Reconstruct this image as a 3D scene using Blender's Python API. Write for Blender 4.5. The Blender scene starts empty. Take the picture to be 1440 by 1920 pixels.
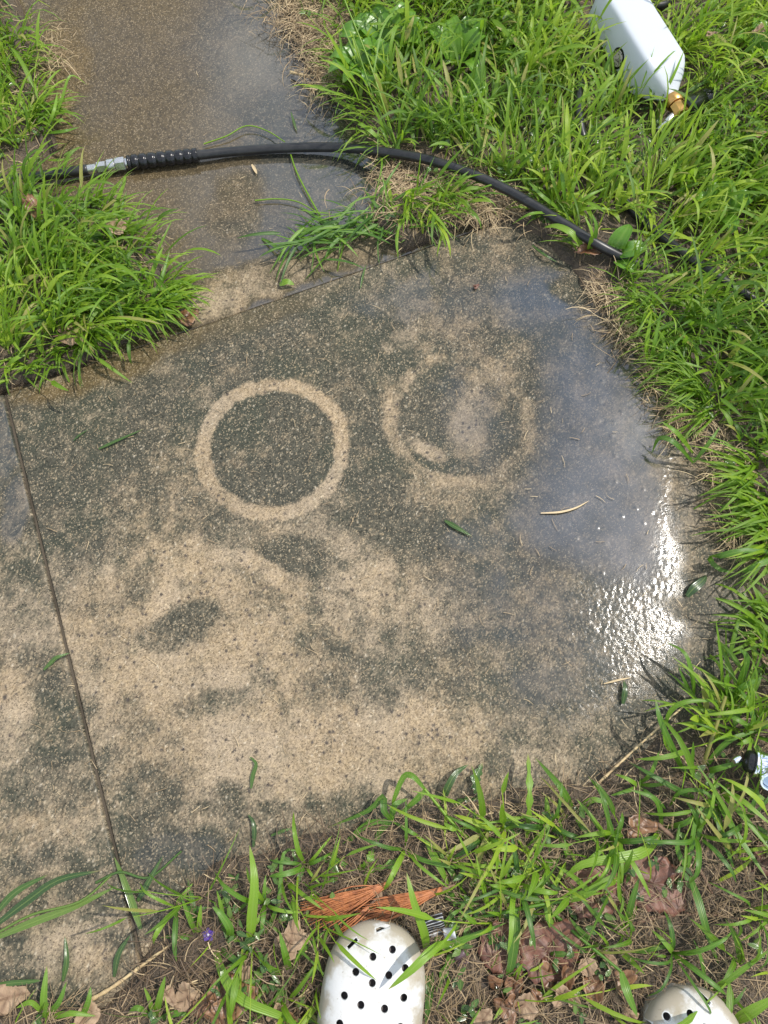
import bpy, bmesh, math, random
import numpy as np
from mathutils import Vector, Matrix

# ------------------------------------------------------------------ camera, sky, sun
scene = bpy.context.scene
col = scene.collection
random.seed(4); rng = np.random.default_rng(11)
CAM_H, PITCH, FPX = 1.2, math.radians(72), 1442.0
cam = bpy.data.objects.new('camera', bpy.data.cameras.new('camera')); col.objects.link(cam)
cam.location = (0, 0, CAM_H); cam.rotation_euler = (math.pi/2 - PITCH, 0, 0)
cam.data.sensor_fit = 'VERTICAL'; cam.data.sensor_height = 36; cam.data.lens = FPX/1920*36
cam.data.clip_start = 0.02; cam.data.clip_end = 500
scene.camera = cam

SUN = Vector((0.53, 0.215, 0.983)).normalized()
SUN_EL = math.asin(SUN.z); SUN_AZ = math.atan2(SUN.x, SUN.y)          # azimuth from +Y towards +X
sun = bpy.data.objects.new('sun', bpy.data.lights.new('sun', 'SUN')); col.objects.link(sun)
sun.data.energy = 3.3; sun.data.angle = math.radians(0.53); sun.data.color = (1, 0.945, 0.86)
sun.rotation_euler = SUN.to_track_quat('Z', 'Y').to_euler()

world = bpy.data.worlds.new('World'); scene.world = world; world.use_nodes = True
wt = world.node_tree; wn = wt.nodes; wl = wt.links; wn.clear()
sky = wn.new('ShaderNodeTexSky'); sky.sky_type = 'NISHITA'; sky.sun_disc = False
sky.sun_elevation = SUN_EL; sky.sun_rotation = SUN_AZ
sky.air_density = 1.2; sky.dust_density = 0.8
geo = wn.new('ShaderNodeTexCoord')
def wmath(op, a, b=None, c=None):
    n = wn.new('ShaderNodeMath'); n.operation = op
    for i, v in enumerate((a, b, c)):
        if v is None: continue
        if isinstance(v, (int, float)): n.inputs[i].default_value = v
        else: wl.new(v, n.inputs[i])
    return n.outputs[0]
sep = wn.new('ShaderNodeSeparateXYZ'); wl.new(geo.outputs['Generated'], sep.inputs[0])
zz = wmath('MAXIMUM', sep.outputs[2], 0.08)
comb = wn.new('ShaderNodeCombineXYZ')
wl.new(wmath('DIVIDE', sep.outputs[0], zz), comb.inputs[0]); wl.new(wmath('DIVIDE', sep.outputs[1], zz), comb.inputs[1])
cl = wn.new('ShaderNodeTexNoise'); cl.noise_dimensions = '2D'; cl.inputs['Scale'].default_value = 3.4; cl.inputs['Detail'].default_value = 4
cl.inputs['Roughness'].default_value = 0.58; wmap = wn.new('ShaderNodeMapping'); wmap.inputs[1].default_value = (13.7, 7.25, 0); wl.new(comb.outputs[0], wmap.inputs[0]); wl.new(wmap.outputs[0], cl.inputs['Vector'])
cr = wn.new('ShaderNodeMapRange'); cr.interpolation_type = 'SMOOTHSTEP'
cr.inputs[1].default_value = 0.38; cr.inputs[2].default_value = 0.70; wl.new(cl.outputs[0], cr.inputs[0])
dot = wn.new('ShaderNodeVectorMath'); dot.operation = 'DOT_PRODUCT'
wl.new(geo.outputs['Generated'], dot.inputs[0]); dot.inputs[1].default_value = SUN
glow = wmath('POWER', wmath('MAXIMUM', dot.outputs['Value'], 0.0), 26.0)
cb = wmath('MULTIPLY_ADD', glow, 3.5, 10.0)                # cloud brightness, forward scattering near the sun
cc = wn.new('ShaderNodeVectorMath'); cc.operation = 'SCALE'; cc.inputs[0].default_value = (1, 0.985, 0.96); wl.new(cb, cc.inputs['Scale'])
mx = wn.new('ShaderNodeMix'); mx.data_type = 'RGBA'
wl.new(wmath('MULTIPLY', cr.outputs[0], 0.85), mx.inputs['Factor']); wl.new(sky.outputs[0], mx.inputs['A']); wl.new(cc.outputs[0], mx.inputs['B'])
bg = wn.new('ShaderNodeBackground'); bg.inputs[1].default_value = 0.15
wo = wn.new('ShaderNodeOutputWorld'); wl.new(mx.outputs['Result'], bg.inputs[0]); wl.new(bg.outputs[0], wo.inputs[0])

vs = scene.view_settings
vs.view_transform = 'Standard'; vs.look = 'None'; vs.exposure = 0.4; vs.gamma = 1; vs.use_curve_mapping = False
scene.cycles.max_bounces = 5; scene.cycles.diffuse_bounces = 2; scene.cycles.glossy_bounces = 2; scene.cycles.transmission_bounces = 3; scene.cycles.transparent_max_bounces = 4
world.cycles.sampling_method = 'MANUAL'; world.cycles.sample_map_resolution = 256
scene.cycles.sample_clamp_indirect = 4

# ------------------------------------------------------------------ helpers
_F = np.array([0, math.cos(PITCH), -math.sin(PITCH)]); _U = np.array([0, math.sin(PITCH), math.cos(PITCH)])
def G(px, py, z=0.0):
    """photo pixel -> point of the ground (or of the level z)"""
    d = _F + np.array([1., 0, 0])*(px-720)/FPX + _U*(960-py)/FPX
    return np.array([0, 0, CAM_H]) + d*(z-CAM_H)/d[2]
def mpp(px, py):
    """metres on the ground per photo pixel, across and along"""
    a = G(px, py); return abs(G(px+1, py)[0]-a[0]), abs(G(px, py+1)[1]-a[1])
def sstep(a, b, x): t = np.clip((x-a)/(b-a), 0, 1); return t*t*(3-2*t)
def vnoise(x, y, scale, seed=0):
    x = np.asarray(x)*scale + seed*17.31; y = np.asarray(y)*scale + seed*9.77
    xi = np.floor(x).astype(np.int64); yi = np.floor(y).astype(np.int64); fx = x-xi; fy = y-yi
    fx = fx*fx*(3-2*fx); fy = fy*fy*(3-2*fy)
    def h(i, j):
        n = (i*374761393 + j*668265263 + seed*1274126177) & 0x7fffffff
        n = ((n ^ (n >> 13))*1274126177) & 0x7fffffff
        return ((n ^ (n >> 16)) & 0xffff)/65535.0
    return (h(xi, yi)*(1-fx)+h(xi+1, yi)*fx)*(1-fy) + (h(xi, yi+1)*(1-fx)+h(xi+1, yi+1)*fx)*fy
def fbm(x, y, scale, seed=0, octv=4):
    r = 0; a = 0.5; t = 0
    for o in range(octv): r = r + a*vnoise(x, y, scale*2**o, seed+o); t += a; a *= 0.5
    return r/t
def voronoi(x, y, scale, seed=0):
    """distance (in cells) to the nearest grain and three random numbers of that grain"""
    X_ = np.asarray(x)*scale; Y_ = np.asarray(y)*scale; xi = np.floor(X_).astype(np.int64); yi = np.floor(Y_).astype(np.int64)
    def h(i, j, k):
        n = (i*374761393 + j*668265263 + (seed*7+k)*1274126177) & 0x7fffffff
        n = ((n ^ (n >> 13))*1274126177) & 0x7fffffff
        return ((n ^ (n >> 16)) & 0xffff)/65535.0
    best = np.full(X_.shape, 9.0); bi = xi.copy(); bj = yi.copy()
    for di in (-1, 0, 1):
        for dj in (-1, 0, 1):
            i = xi+di; j = yi+dj; d = np.hypot(i+h(i, j, 1)-X_, j+h(i, j, 2)-Y_)
            k = d < best; best = np.where(k, d, best); bi = np.where(k, i, bi); bj = np.where(k, j, bj)
    return best, h(bi, bj, 3), h(bi, bj, 4), h(bi, bj, 5)
def mixc(f, a, b):
    f = np.asarray(f)[..., None]; return np.asarray(a)*(1-f)+np.asarray(b)*f
def mesh_np(name, verts, quads, attrs=None, smooth=True):
    verts = np.asarray(verts, np.float32); quads = np.asarray(quads, np.int32)
    m = bpy.data.meshes.new(name); k = quads.shape[1]
    m.vertices.add(len(verts)); m.vertices.foreach_set('co', verts.ravel())
    m.loops.add(quads.size); m.loops.foreach_set('vertex_index', quads.ravel())
    m.polygons.add(len(quads)); m.polygons.foreach_set('loop_start', np.arange(0, quads.size, k, dtype=np.int32))
    m.polygons.foreach_set('loop_total', np.full(len(quads), k, np.int32))
    if smooth: m.polygons.foreach_set('use_smooth', np.ones(len(quads), bool))
    for an, av in (attrs or {}).items():
        if np.ndim(av) == 2:
            av = np.concatenate([av, np.ones((len(av), 1))], 1)
            m.attributes.new(an, 'FLOAT_COLOR', 'POINT').data.foreach_set('color', np.asarray(av, np.float32).ravel()); continue
        m.attributes.new(an, 'FLOAT', 'POINT').data.foreach_set('value', np.asarray(av, np.float32).ravel())
    m.update(calc_edges=True); m.validate()
    return m
def link(name, mesh, mat=None, parent=None, label=None, cat=None, group=None, kind=None):
    o = bpy.data.objects.new(name, mesh); col.objects.link(o)
    if mesh is not None and mat is not None:
        mesh.materials.clear()
        for m_ in (mat if isinstance(mat, (list, tuple)) else [mat]): mesh.materials.append(m_)
    if parent is not None: o.parent = parent
    for k, v in (('label', label), ('category', cat), ('group', group), ('kind', kind)):
        if v: o[k] = v
    return o
def smooth_line(pts, n=8):
    P = np.asarray(pts, float); Q = np.vstack([2*P[0]-P[1], P, 2*P[-1]-P[-2]]); out = []
    for i in range(1, len(Q)-2):
        for t in np.arange(n)/n:
            a, b, c, d = Q[i-1], Q[i], Q[i+1], Q[i+2]
            out.append(0.5*((2*b)+(-a+c)*t+(2*a-5*b+4*c-d)*t*t+(-a+3*b-3*c+d)*t**3))
    out.append(P[-1]); return np.array(out)
def tube_arrays(pts, rad, ns=12, cap=True):
    P = np.asarray(pts, float); n = len(P); rad = np.broadcast_to(np.asarray(rad, float), (n,))
    T = np.gradient(P, axis=0); T /= np.linalg.norm(T, axis=1)[:, None]+1e-12
    up = np.array([0, 0, 1.0]); V = []
    for i in range(n):
        s = np.cross(T[i], up)
        if np.linalg.norm(s) < 1e-3: s = np.cross(T[i], [0, 1, 0])
        s /= np.linalg.norm(s); u = np.cross(s, T[i])
        a = np.arange(ns)/ns*2*math.pi
        V.append(P[i]+rad[i]*(np.cos(a)[:, None]*s+np.sin(a)[:, None]*u))
    V = np.vstack(V); Q = []
    for i in range(n-1):
        for j in range(ns): Q.append((i*ns+j, i*ns+(j+1) % ns, (i+1)*ns+(j+1) % ns, (i+1)*ns+j))
    if cap:
        V = np.vstack([V, P[0], P[-1]]); a, b = n*ns, n*ns+1
        for j in range(ns):
            Q.append((a, (j+1) % ns, j, a)); Q.append((b, (n-1)*ns+j, (n-1)*ns+(j+1) % ns, b))
    return V, Q
def tube(name, pts, rad, ns=12):
    V, Q = tube_arrays(pts, rad, ns)
    m = bpy.data.meshes.new(name); m.from_pydata([tuple(v) for v in V], [], [tuple(dict.fromkeys(q)) for q in Q])
    for p in m.polygons: p.use_smooth = True
    m.update(); return m
def lathe(name, prof, ns=24, hexa=None):
    """profile [(z, r)] turned about Z; hexa: sides for a nut"""
    ns = hexa or ns; pts = [(0, 0, z) for z, r in prof]
    V = []; F = []
    for z, r in prof:
        for j in range(ns): a = 2*math.pi*j/ns; V.append((r*math.cos(a), r*math.sin(a), z))
    for i in range(len(prof)-1):
        for j in range(ns): F.append((i*ns+j, i*ns+(j+1) % ns, (i+1)*ns+(j+1) % ns, (i+1)*ns+j))
    F.append(tuple(reversed(range(ns)))); F.append(tuple((len(prof)-1)*ns+j for j in range(ns)))
    m = bpy.data.meshes.new(name); m.from_pydata(V, [], F)
    if not hexa:
        for p in m.polygons: p.use_smooth = len(p.vertices) == 4
        m.set_sharp_from_angle(angle=math.radians(40))
    m.update(); return m
def frame_to(a, b):
    """matrix: origin a, local Z towards b"""
    a = Vector(a); d = (Vector(b)-a).normalized()
    return Matrix.Translation(a) @ d.to_track_quat('Z', 'Y').to_matrix().to_4x4()

class NT:
    def __init__(self, name):
        self.mat = bpy.data.materials.new(name); self.mat.use_nodes = True
        self.t = self.mat.node_tree; self.t.nodes.clear(); self.out = self.n('ShaderNodeOutputMaterial')
    def n(self, typ, **kw):
        nd = self.t.nodes.new(typ)
        for k, v in kw.items(): setattr(nd, k, v)
        return nd
    def s(self, nd, key, v):
        inp = nd.inputs[key]
        if isinstance(v, bpy.types.NodeSocket): self.t.links.new(v, inp)
        else: inp.default_value = v
    def math(self, op, a, b=0.0, c=None, clamp=False):
        nd = self.n('ShaderNodeMath', operation=op, use_clamp=clamp); self.s(nd, 0, a); self.s(nd, 1, b)
        if c is not None: self.s(nd, 2, c)
        return nd.outputs[0]
    def mix(self, f, a, b):
        nd = self.n('ShaderNodeMix', data_type='RGBA'); self.s(nd, 'Factor', f); self.s(nd, 'A', a); self.s(nd, 'B', b); return nd.outputs['Result']
    def rng(self, v, a, b, c=0.0, d=1.0, smooth=True):
        nd = self.n('ShaderNodeMapRange', interpolation_type='SMOOTHSTEP' if smooth else 'LINEAR')
        for i, x in enumerate((v, a, b, c, d)): self.s(nd, i, x)
        return nd.outputs[0]
    def attr(self, name): return self.n('ShaderNodeAttribute', attribute_name=name).outputs['Fac']
    def pos(self): return self.n('ShaderNodeNewGeometry').outputs['Position']
    def objc(self): return self.n('ShaderNodeTexCoord').outputs['Object']
    def noise(self, v, scale, detail=4, rough=0.55):
        nd = self.n('ShaderNodeTexNoise'); self.s(nd, 'Vector', v); nd.inputs['Scale'].default_value = scale
        nd.inputs['Detail'].default_value = detail; nd.inputs['Roughness'].default_value = rough; return nd.outputs['Fac']
    def vor(self, v, scale, feature='F1', rand=1.0):
        nd = self.n('ShaderNodeTexVoronoi', feature=feature); self.s(nd, 'Vector', v); nd.inputs['Scale'].default_value = scale
        nd.inputs['Randomness'].default_value = rand; return nd
    def bump(self, h, strength, dist, normal=None):
        nd = self.n('ShaderNodeBump'); self.s(nd, 'Height', h); self.s(nd, 'Strength', strength); nd.inputs['Distance'].default_value = dist
        if normal is not None: self.s(nd, 'Normal', normal)
        return nd.outputs[0]
    def prin(self, **kw):
        nd = self.n('ShaderNodeBsdfPrincipled')
        for k, v in kw.items(): self.s(nd, k.replace('_', ' '), v)
        self.t.links.new(nd.outputs[0], self.out.inputs[0]); return nd
def rgb(r, g, b): return (r, g, b, 1.0)

# ------------------------------------------------------------------ materials
def concrete_material():
    """colour of every grain, moss, stain and painted reflection is in the 'stain' attribute of the slab; the relief is in its mesh"""
    m = NT('wet_concrete'); p = m.pos(); film = m.attr('film')
    ca = m.n('ShaderNodeAttribute', attribute_name='stain').outputs['Color']
    v1 = m.n('ShaderNodeTexVoronoi', feature='F1', voronoi_dimensions='2D'); m.s(v1, 'Vector', p); v1.inputs['Scale'].default_value = 600
    sc = m.n('ShaderNodeSeparateColor'); m.s(sc, 0, v1.outputs['Color'])
    bumpy = m.attr('bumpy')
    k = m.math('MULTIPLY_ADD', sc.outputs[0], 0.56, 0.72)
    k = m.math('MULTIPLY', k, m.math('SUBTRACT', 1.0, m.math('MULTIPLY', m.math('LESS_THAN', sc.outputs[2], 0.07), 0.5)))
    k = m.math('MULTIPLY_ADD', m.math('SUBTRACT', k, 1.0), m.rng(film, 0.3, 0.8, 1.0, 0.5), 1.0)
    mul = m.n('ShaderNodeVectorMath', operation='SCALE'); m.s(mul, 0, ca); m.s(mul, 'Scale', k)
    speck = m.math('MULTIPLY', m.math('GREATER_THAN', sc.outputs[1], 0.89), m.rng(film, 0.35, 0.8, 0.42, 0.16))
    cs = m.mix(speck, mul.outputs[0], rgb(0.40, 0.315, 0.20))
    nb = m.bump(v1.outputs['Distance'], m.rng(film, 0.3, 0.8, 0.35, 0.06), -0.0012)
    nz = m.n('ShaderNodeTexNoise', noise_dimensions='2D'); m.s(nz, 'Vector', p); nz.inputs['Scale'].default_value = 260; nz.inputs['Detail'].default_value = 1
    nc = m.bump(m.math('MULTIPLY_ADD', v1.outputs['Distance'], -0.7, nz.outputs['Fac']), m.math('MULTIPLY', bumpy, 0.28), 0.0016)
    m.prin(Base_Color=cs, Roughness=0.8, Specular_IOR_Level=0.15, Normal=nb, Coat_Weight=m.math('MULTIPLY', m.rng(film, 0.05, 0.65, 0.08, 1.0, smooth=False), m.rng(bumpy, 0.05, 0.6, 1.0, 0.30)), Coat_Normal=nc,
           Coat_Roughness=m.math('MULTIPLY_ADD', bumpy, 0.20, m.rng(film, 0.25, 0.60, 0.30, 0.07)), Coat_IOR=m.rng(film, 0.40, 1.0, 1.34, 2.2, smooth=False))
    return m.mat
def soil_material():
    m = NT('wet_soil'); p = m.pos(); n = m.noise(p, 40, 3, 0.7); n2 = m.noise(p, 300, 2)
    b = m.mix(m.rng(n, 0.3, 0.7), rgb(0.030, 0.021, 0.012), rgb(0.085, 0.060, 0.034))
    b = m.mix(m.rng(n2, 0.5, 0.8, 0, 0.5), b, rgb(0.20, 0.145, 0.09))
    m.prin(Base_Color=b, Roughness=0.6, Normal=m.bump(n2, 0.9, 0.004)); return m.mat
def far_lawn_material():
    m = NT('far_lawn'); p = m.pos(); n = m.noise(p, 6, 8, 0.7); n2 = m.noise(p, 90, 4)
    b = m.mix(n, rgb(0.04, 0.09, 0.012), rgb(0.09, 0.16, 0.02)); b = m.mix(m.rng(n2, 0.5, 0.75, 0, 0.6), b, rgb(0.16, 0.13, 0.06))
    m.prin(Base_Color=b, Roughness=0.8, Normal=m.bump(n2, 1, 0.03)); return m.mat
def leaf_material(name, dark, mid, light, rough=0.38, trans=0.35):
    """green blade; attributes: tint (per blade), across (-1..1), along (0..1)"""
    m = NT(name); t = m.attr('tint'); u = m.attr('across'); s = m.attr('along'); p = m.objc()
    b = m.mix(m.rng(t, 0.0, 0.55), dark, mid); b = m.mix(m.rng(t, 0.5, 1.0), b, light)
    b = m.mix(m.rng(t, 0.955, 0.98, 0, 0.8), b, rgb(0.36, 0.30, 0.11))          # some yellowed blades
    b = m.mix(m.rng(m.math('ABSOLUTE', u), 0.22, 0.0, 0, 0.35), b, m.mix(0.5, light, rgb(0.35, 0.45, 0.12)))
    b = m.mix(m.math('MULTIPLY', m.rng(s, 0.88, 1.0), m.rng(m.noise(p, 9, 2), 0.45, 0.6, 0, 0.7)), b, rgb(0.33, 0.25, 0.12))
    b = m.mix(m.rng(m.noise(p, 130, 3), 0.62, 0.75, 0, 0.35), b, rgb(0.20, 0.24, 0.06))
    lines = m.math('SINE', m.math('MULTIPLY', u, 16.0))
    pr = m.n('ShaderNodeBsdfPrincipled'); m.s(pr, 'Base Color', b); m.s(pr, 'Roughness', rough); m.s(pr, 'Specular IOR Level', 0.55)
    m.s(pr, 'Normal', m.bump(lines, 0.25, 0.0006))
    tr = m.n('ShaderNodeBsdfTranslucent'); m.s(tr, 'Color', m.mix(0.45, b, rgb(0.32, 0.55, 0.03)))
    mx = m.n('ShaderNodeMixShader'); mx.inputs[0].default_value = trans
    m.t.links.new(pr.outputs[0], mx.inputs[1]); m.t.links.new(tr.outputs[0], mx.inputs[2]); m.t.links.new(mx.outputs[0], m.out.inputs[0])
    return m.mat
def straw_material():
    m = NT('dry_straw'); t = m.attr('tint')
    b = m.mix(m.rng(t, 0, 0.5), rgb(0.085, 0.052, 0.026), rgb(0.27, 0.19, 0.10)); b = m.mix(m.rng(t, 0.5, 1), b, rgb(0.48, 0.37, 0.21))
    m.prin(Base_Color=b, Roughness=0.6); return m.mat
def dead_leaf_material(name, a, b, c, rough=0.6):
    m = NT(name); p = m.objc(); n = m.noise(p, 45, 6, 0.65); n2 = m.noise(p, 160, 4)
    k = m.mix(m.rng(n, 0.3, 0.7), a, b); k = m.mix(m.rng(n2, 0.52, 0.75, 0, 0.7), k, c)
    vein = m.attr('vein'); k = m.mix(m.math('MULTIPLY', vein, 0.75), k, c)
    pr = m.n('ShaderNodeBsdfPrincipled'); m.s(pr, 'Base Color', k); m.s(pr, 'Roughness', rough); m.s(pr, 'Normal', m.bump(m.math('ADD', n2, vein), 0.5, 0.0012))
    tr = m.n('ShaderNodeBsdfTranslucent'); m.s(tr, 'Color', k); mx = m.n('ShaderNodeMixShader'); mx.inputs[0].default_value = 0.15
    m.t.links.new(pr.outputs[0], mx.inputs[1]); m.t.links.new(tr.outputs[0], mx.inputs[2]); m.t.links.new(mx.outputs[0], m.out.inputs[0])
    return m.mat
def simple(name, c, rough=0.5, metal=0.0, bscale=None, bstr=0.3, bdist=0.001, c2=None, nscale=30, **kw):
    m = NT(name); p = m.objc(); base = c
    if c2 is not None: base = m.mix(m.rng(m.noise(p, nscale, 6, 0.65), 0.42, 0.66), c, c2)
    d = dict(Base_Color=base, Roughness=rough, Metallic=metal)
    if bscale: d['Normal'] = m.bump(m.noise(p, bscale, 4), bstr, bdist)
    d.update(kw); m.prin(**d); return m.mat
M_CONC = concrete_material(); M_SOIL = soil_material(); M_FAR = far_lawn_material(); M_STRAW = straw_material()
M_GRASS = leaf_material('lawn_blade', rgb(0.062, 0.148, 0.012), rgb(0.172, 0.315, 0.019), rgb(0.350, 0.475, 0.036), 0.42, 0.48)
M_WEED = leaf_material('weed_blade', rgb(0.038, 0.105, 0.016), rgb(0.095, 0.215, 0.018), rgb(0.200, 0.340, 0.026), 0.38, 0.36)
M_WET = leaf_material('wet_clipping', rgb(0.028, 0.060, 0.020), rgb(0.060, 0.120, 0.025), rgb(0.120, 0.190, 0.035), 0.22, 0.2)
M_BROAD = leaf_material('broad_leaf', rgb(0.050, 0.145, 0.014), rgb(0.095, 0.225, 0.018), rgb(0.155, 0.310, 0.026), 0.34, 0.28)
M_TAN = dead_leaf_material('tan_leaf', rgb(0.27, 0.175, 0.105), rgb(0.42, 0.30, 0.19), rgb(0.15, 0.085, 0.05), 0.75)
M_BROWN = dead_leaf_material('brown_leaf', rgb(0.15, 0.070, 0.032), rgb(0.28, 0.15, 0.075), rgb(0.075, 0.035, 0.02), 0.4)
M_RED = dead_leaf_material('red_brown_leaf', rgb(0.13, 0.055, 0.036), rgb(0.21, 0.095, 0.06), rgb(0.07, 0.034, 0.024), 0.5)
M_RUBBER = simple('black_rubber', rgb(0.012, 0.0125, 0.013), 0.36, 0, 500, 0.08, 0.0005, c2=rgb(0.024, 0.024, 0.023), nscale=60)
M_GRIP = simple('ribbed_black_plastic', rgb(0.010, 0.010, 0.011), 0.22)
M_STEEL = simple('zinc_steel', rgb(0.66, 0.66, 0.64), 0.27, 0.92, 300, 0.15, 0.0005, c2=rgb(0.50, 0.49, 0.46))
M_CHROME = simple('chrome', rgb(0.80, 0.83, 0.86), 0.09, 1.0)
M_BRASS = simple('brass', rgb(0.62, 0.36, 0.12), 0.32, 1.0, 200, 0.2, 0.0005)
M_TWIG = simple('twig_bark', rgb(0.13, 0.075, 0.045), 0.7, 0, 300, 0.6, 0.001, c2=rgb(0.24, 0.15, 0.10), nscale=90)
M_STALK = simple('pale_stalk', rgb(0.50, 0.38, 0.20), 0.5, 0, None, c2=rgb(0.36, 0.25, 0.13), nscale=60)
M_REDSTEM = simple('red_stem', rgb(0.17, 0.035, 0.025), 0.4)
M_NEEDLE = simple('pine_needle', rgb(0.40, 0.150, 0.055), 0.5, 0, None, c2=rgb(0.24, 0.085, 0.035), nscale=120)

# ------------------------------------------------------------------ outline of the bare concrete (traced on the ground)
BARE_PX = [(-60,-420),(20,-120),(40,0),(50,90),(70,170),(100,215),(105,270),(60,312),(70,368),(190,372),(232,430),(262,450),(308,495),(328,542),(312,598),(280,622),
 (190,662),(95,700),(0,727),(-90,755),(-1500,1290),(-1500,2500),(-700,2200),(-60,1905),(60,1868),(190,1872),(262,1815),(318,1668),(420,1608),(560,1565),(700,1535),(800,1505),
 (950,1482),(1080,1462),(1180,1418),(1290,1335),(1375,1245),(1412,1130),(1392,1000),(1350,900),(1262,792),(1215,705),(1178,640),(1112,572),
 (1058,500),(1010,448),(940,418),(880,415),(800,448),(745,468),(700,432),(712,370),(718,330),(700,282),(662,222),(636,190),(612,140),(585,90),(530,20),(480,-120),(400,-420)]
BARE = np.array([G(*p)[:2] for p in BARE_PX])
def sdist(x, y, poly=BARE):
    """signed distance to the outline, negative on the concrete"""
    x = np.asarray(x, float); y = np.asarray(y, float); d2 = np.full(x.shape, 1e9); inside = np.zeros(x.shape, bool)
    n = len(poly)
    for i in range(n):
        a = poly[i]; b = poly[(i+1) % n]; e = b-a; wx = x-a[0]; wy = y-a[1]
        t = np.clip((wx*e[0]+wy*e[1])/(e@e), 0, 1); d2 = np.minimum(d2, (wx-t*e[0])**2+(wy-t*e[1])**2)
        c = ((a[1] <= y) & (b[1] > y)) | ((b[1] <= y) & (a[1] > y))
        with np.errstate(divide='ignore', invalid='ignore'):
            xi = a[0]+(y-a[1])/(b[1]-a[1]+1e-15)*e[0]
        inside ^= c & (x < xi)
    d = np.sqrt(d2); return np.where(inside, -d, d)
def soil_z(x, y):
    d = sdist(x, y) + (fbm(x, y, 28, 5)-0.5)*0.03
    z = -0.045 + 0.056*sstep(-0.014, 0.012, d) + 0.010*sstep(0.01, 0.10, d)
    return z + (fbm(x, y, 16, 8)-0.5)*0.012*sstep(-0.01, 0.03, d)

# ------------------------------------------------------------------ ground
gx = np.arange(-1.9, 1.91, 0.0105); gy = np.arange(-0.95, 2.86, 0.0105); X, Y = np.meshgrid(gx, gy)
Z = soil_z(X, Y); nx, ny = len(gx), len(gy)
idx = np.arange(nx*ny).reshape(ny, nx)
Q = np.stack([idx[:-1, :-1], idx[:-1, 1:], idx[1:, 1:], idx[1:, :-1]], -1).reshape(-1, 4)
link('soil', mesh_np('soil', np.stack([X, Y, Z], -1).reshape(-1, 3), Q), M_SOIL, kind='structure')
bm = bmesh.new(); R_ = 120
ring_in = [bm.verts.new((x, y, -0.005)) for x, y in ((-1.88, -0.93), (1.88, -0.93), (1.88, 2.84), (-1.88, 2.84))]
ring_out = [bm.verts.new((x, y, -0.005)) for x, y in ((-R_, -R_), (R_, -R_), (R_, R_), (-R_, R_))]
for i in range(4): bm.faces.new((ring_in[i], ring_out[i], ring_out[(i+1) % 4], ring_in[(i+1) % 4]))
bmesh.ops.recalc_face_normals(bm, faces=bm.faces[:])
me = bpy.data.meshes.new('ground'); bm.to_mesh(me); bm.free()
link('ground', me, M_FAR, kind='structure')

# ------------------------------------------------------------------ concrete slabs
def ring_band(x, y, c, r0, r1, soft=0.0048):
    jit = (fbm(x, y, 90, 3)-0.5)*0.010 + (fbm(x, y, 14, 6)-0.5)*0.008
    r = np.hypot(x-c[0], y-c[1]) + jit
    return sstep(r0-soft, r0+soft, r)*(1-sstep(r1-soft, r1+soft, r)), r
def blob(x, y, px, py, rx, ry, ang=0, lo=0.45, am=0.9):
    c = G(px, py); mx_, my_ = mpp(px, py); a = math.radians(ang)
    dx = (x-c[0])/mx_; dy = -(y-c[1])/my_
    u = (dx*math.cos(a)+dy*math.sin(a))/rx; v = (-dx*math.sin(a)+dy*math.cos(a))/ry
    d = np.sqrt(u*u+v*v) + (fbm(x, y, 26, 9)-0.5)*am
    return 1-sstep(lo, 1.15, d)
RINGS = [((512, 838), 1.0), ((862, 787), 0.8), ((420, 1180), 0.45)]
# (centre x, y, radius x, y, angle, value, strength) : stains traced on the slab
STAINS = [(180,850,280,180,0,.13,.95),(120,980,160,90,0,.2,.85),(560,650,360,120,0,.16,.95),(270,950,110,60,-10,.50,.7),(330,880,60,70,0,.36,.7),
 (640,1100,520,120,0,.66,.8),(330,1230,300,160,0,.80,.85),(640,1400,480,110,0,.88,.9),(330,1060,160,60,0,.72,.8),
 (700,860,70,130,0,.12,.9),(790,1000,150,70,15,.16,.9),(870,600,160,50,0,.48,.7),(830,640,150,40,0,.52,.6),(560,670,90,35,0,.10,.9),
 (1040,780,150,260,0,.30,.9),(1050,1000,190,90,0,.30,.8),(1180,1220,260,220,0,.30,.9),(900,1180,130,120,0,.46,.7),
 (345,1170,80,45,-25,.22,.9),(300,1190,60,40,0,.34,.8),(262,1095,30,55,0,.25,.8),(410,1315,95,28,-10,.34,.75),(560,1045,105,42,5,.15,.9),(520,1120,60,28,0,.42,.6),
 (720,1235,80,70,0,.40,.7),(1000,1240,200,140,0,.36,.8),(880,1080,120,70,0,.40,.7),(590,1180,30,60,20,.40,.6),(235,1370,60,60,0,.40,.7),(270,1470,90,60,30,.36,.8),(360,1590,110,48,0,.26,.9),(500,1550,100,40,0,.42,.6),
 (680,1300,70,50,0,.46,.6),(170,1130,60,60,0,.56,.6),(130,1790,110,60,0,.66,.8),(480,1320,110,60,0,.72,.5),(760,1380,200,50,0,.78,.6),(1000,1400,170,60,0,.42,.7),
 (430,800,40,30,0,.40,.5),(420,925,50,26,0,.42,.5),(470,890,40,30,0,.36,.4),(560,900,60,20,0,.34,.4)]
STAINS_LEFT = [(20,800,120,110,0,.30,.9),(30,1180,130,110,0,.55,.9),(10,1340,70,110,0,.86,.9),(100,1430,55,95,20,.22,.95),(60,1560,110,60,0,.60,.8),(110,1620,70,50,0,.34,.8),(40,1720,150,50,0,.42,.8),(120,1790,100,60,0,.72,.9),(40,1020,90,80,0,.30,.9)]
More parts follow.
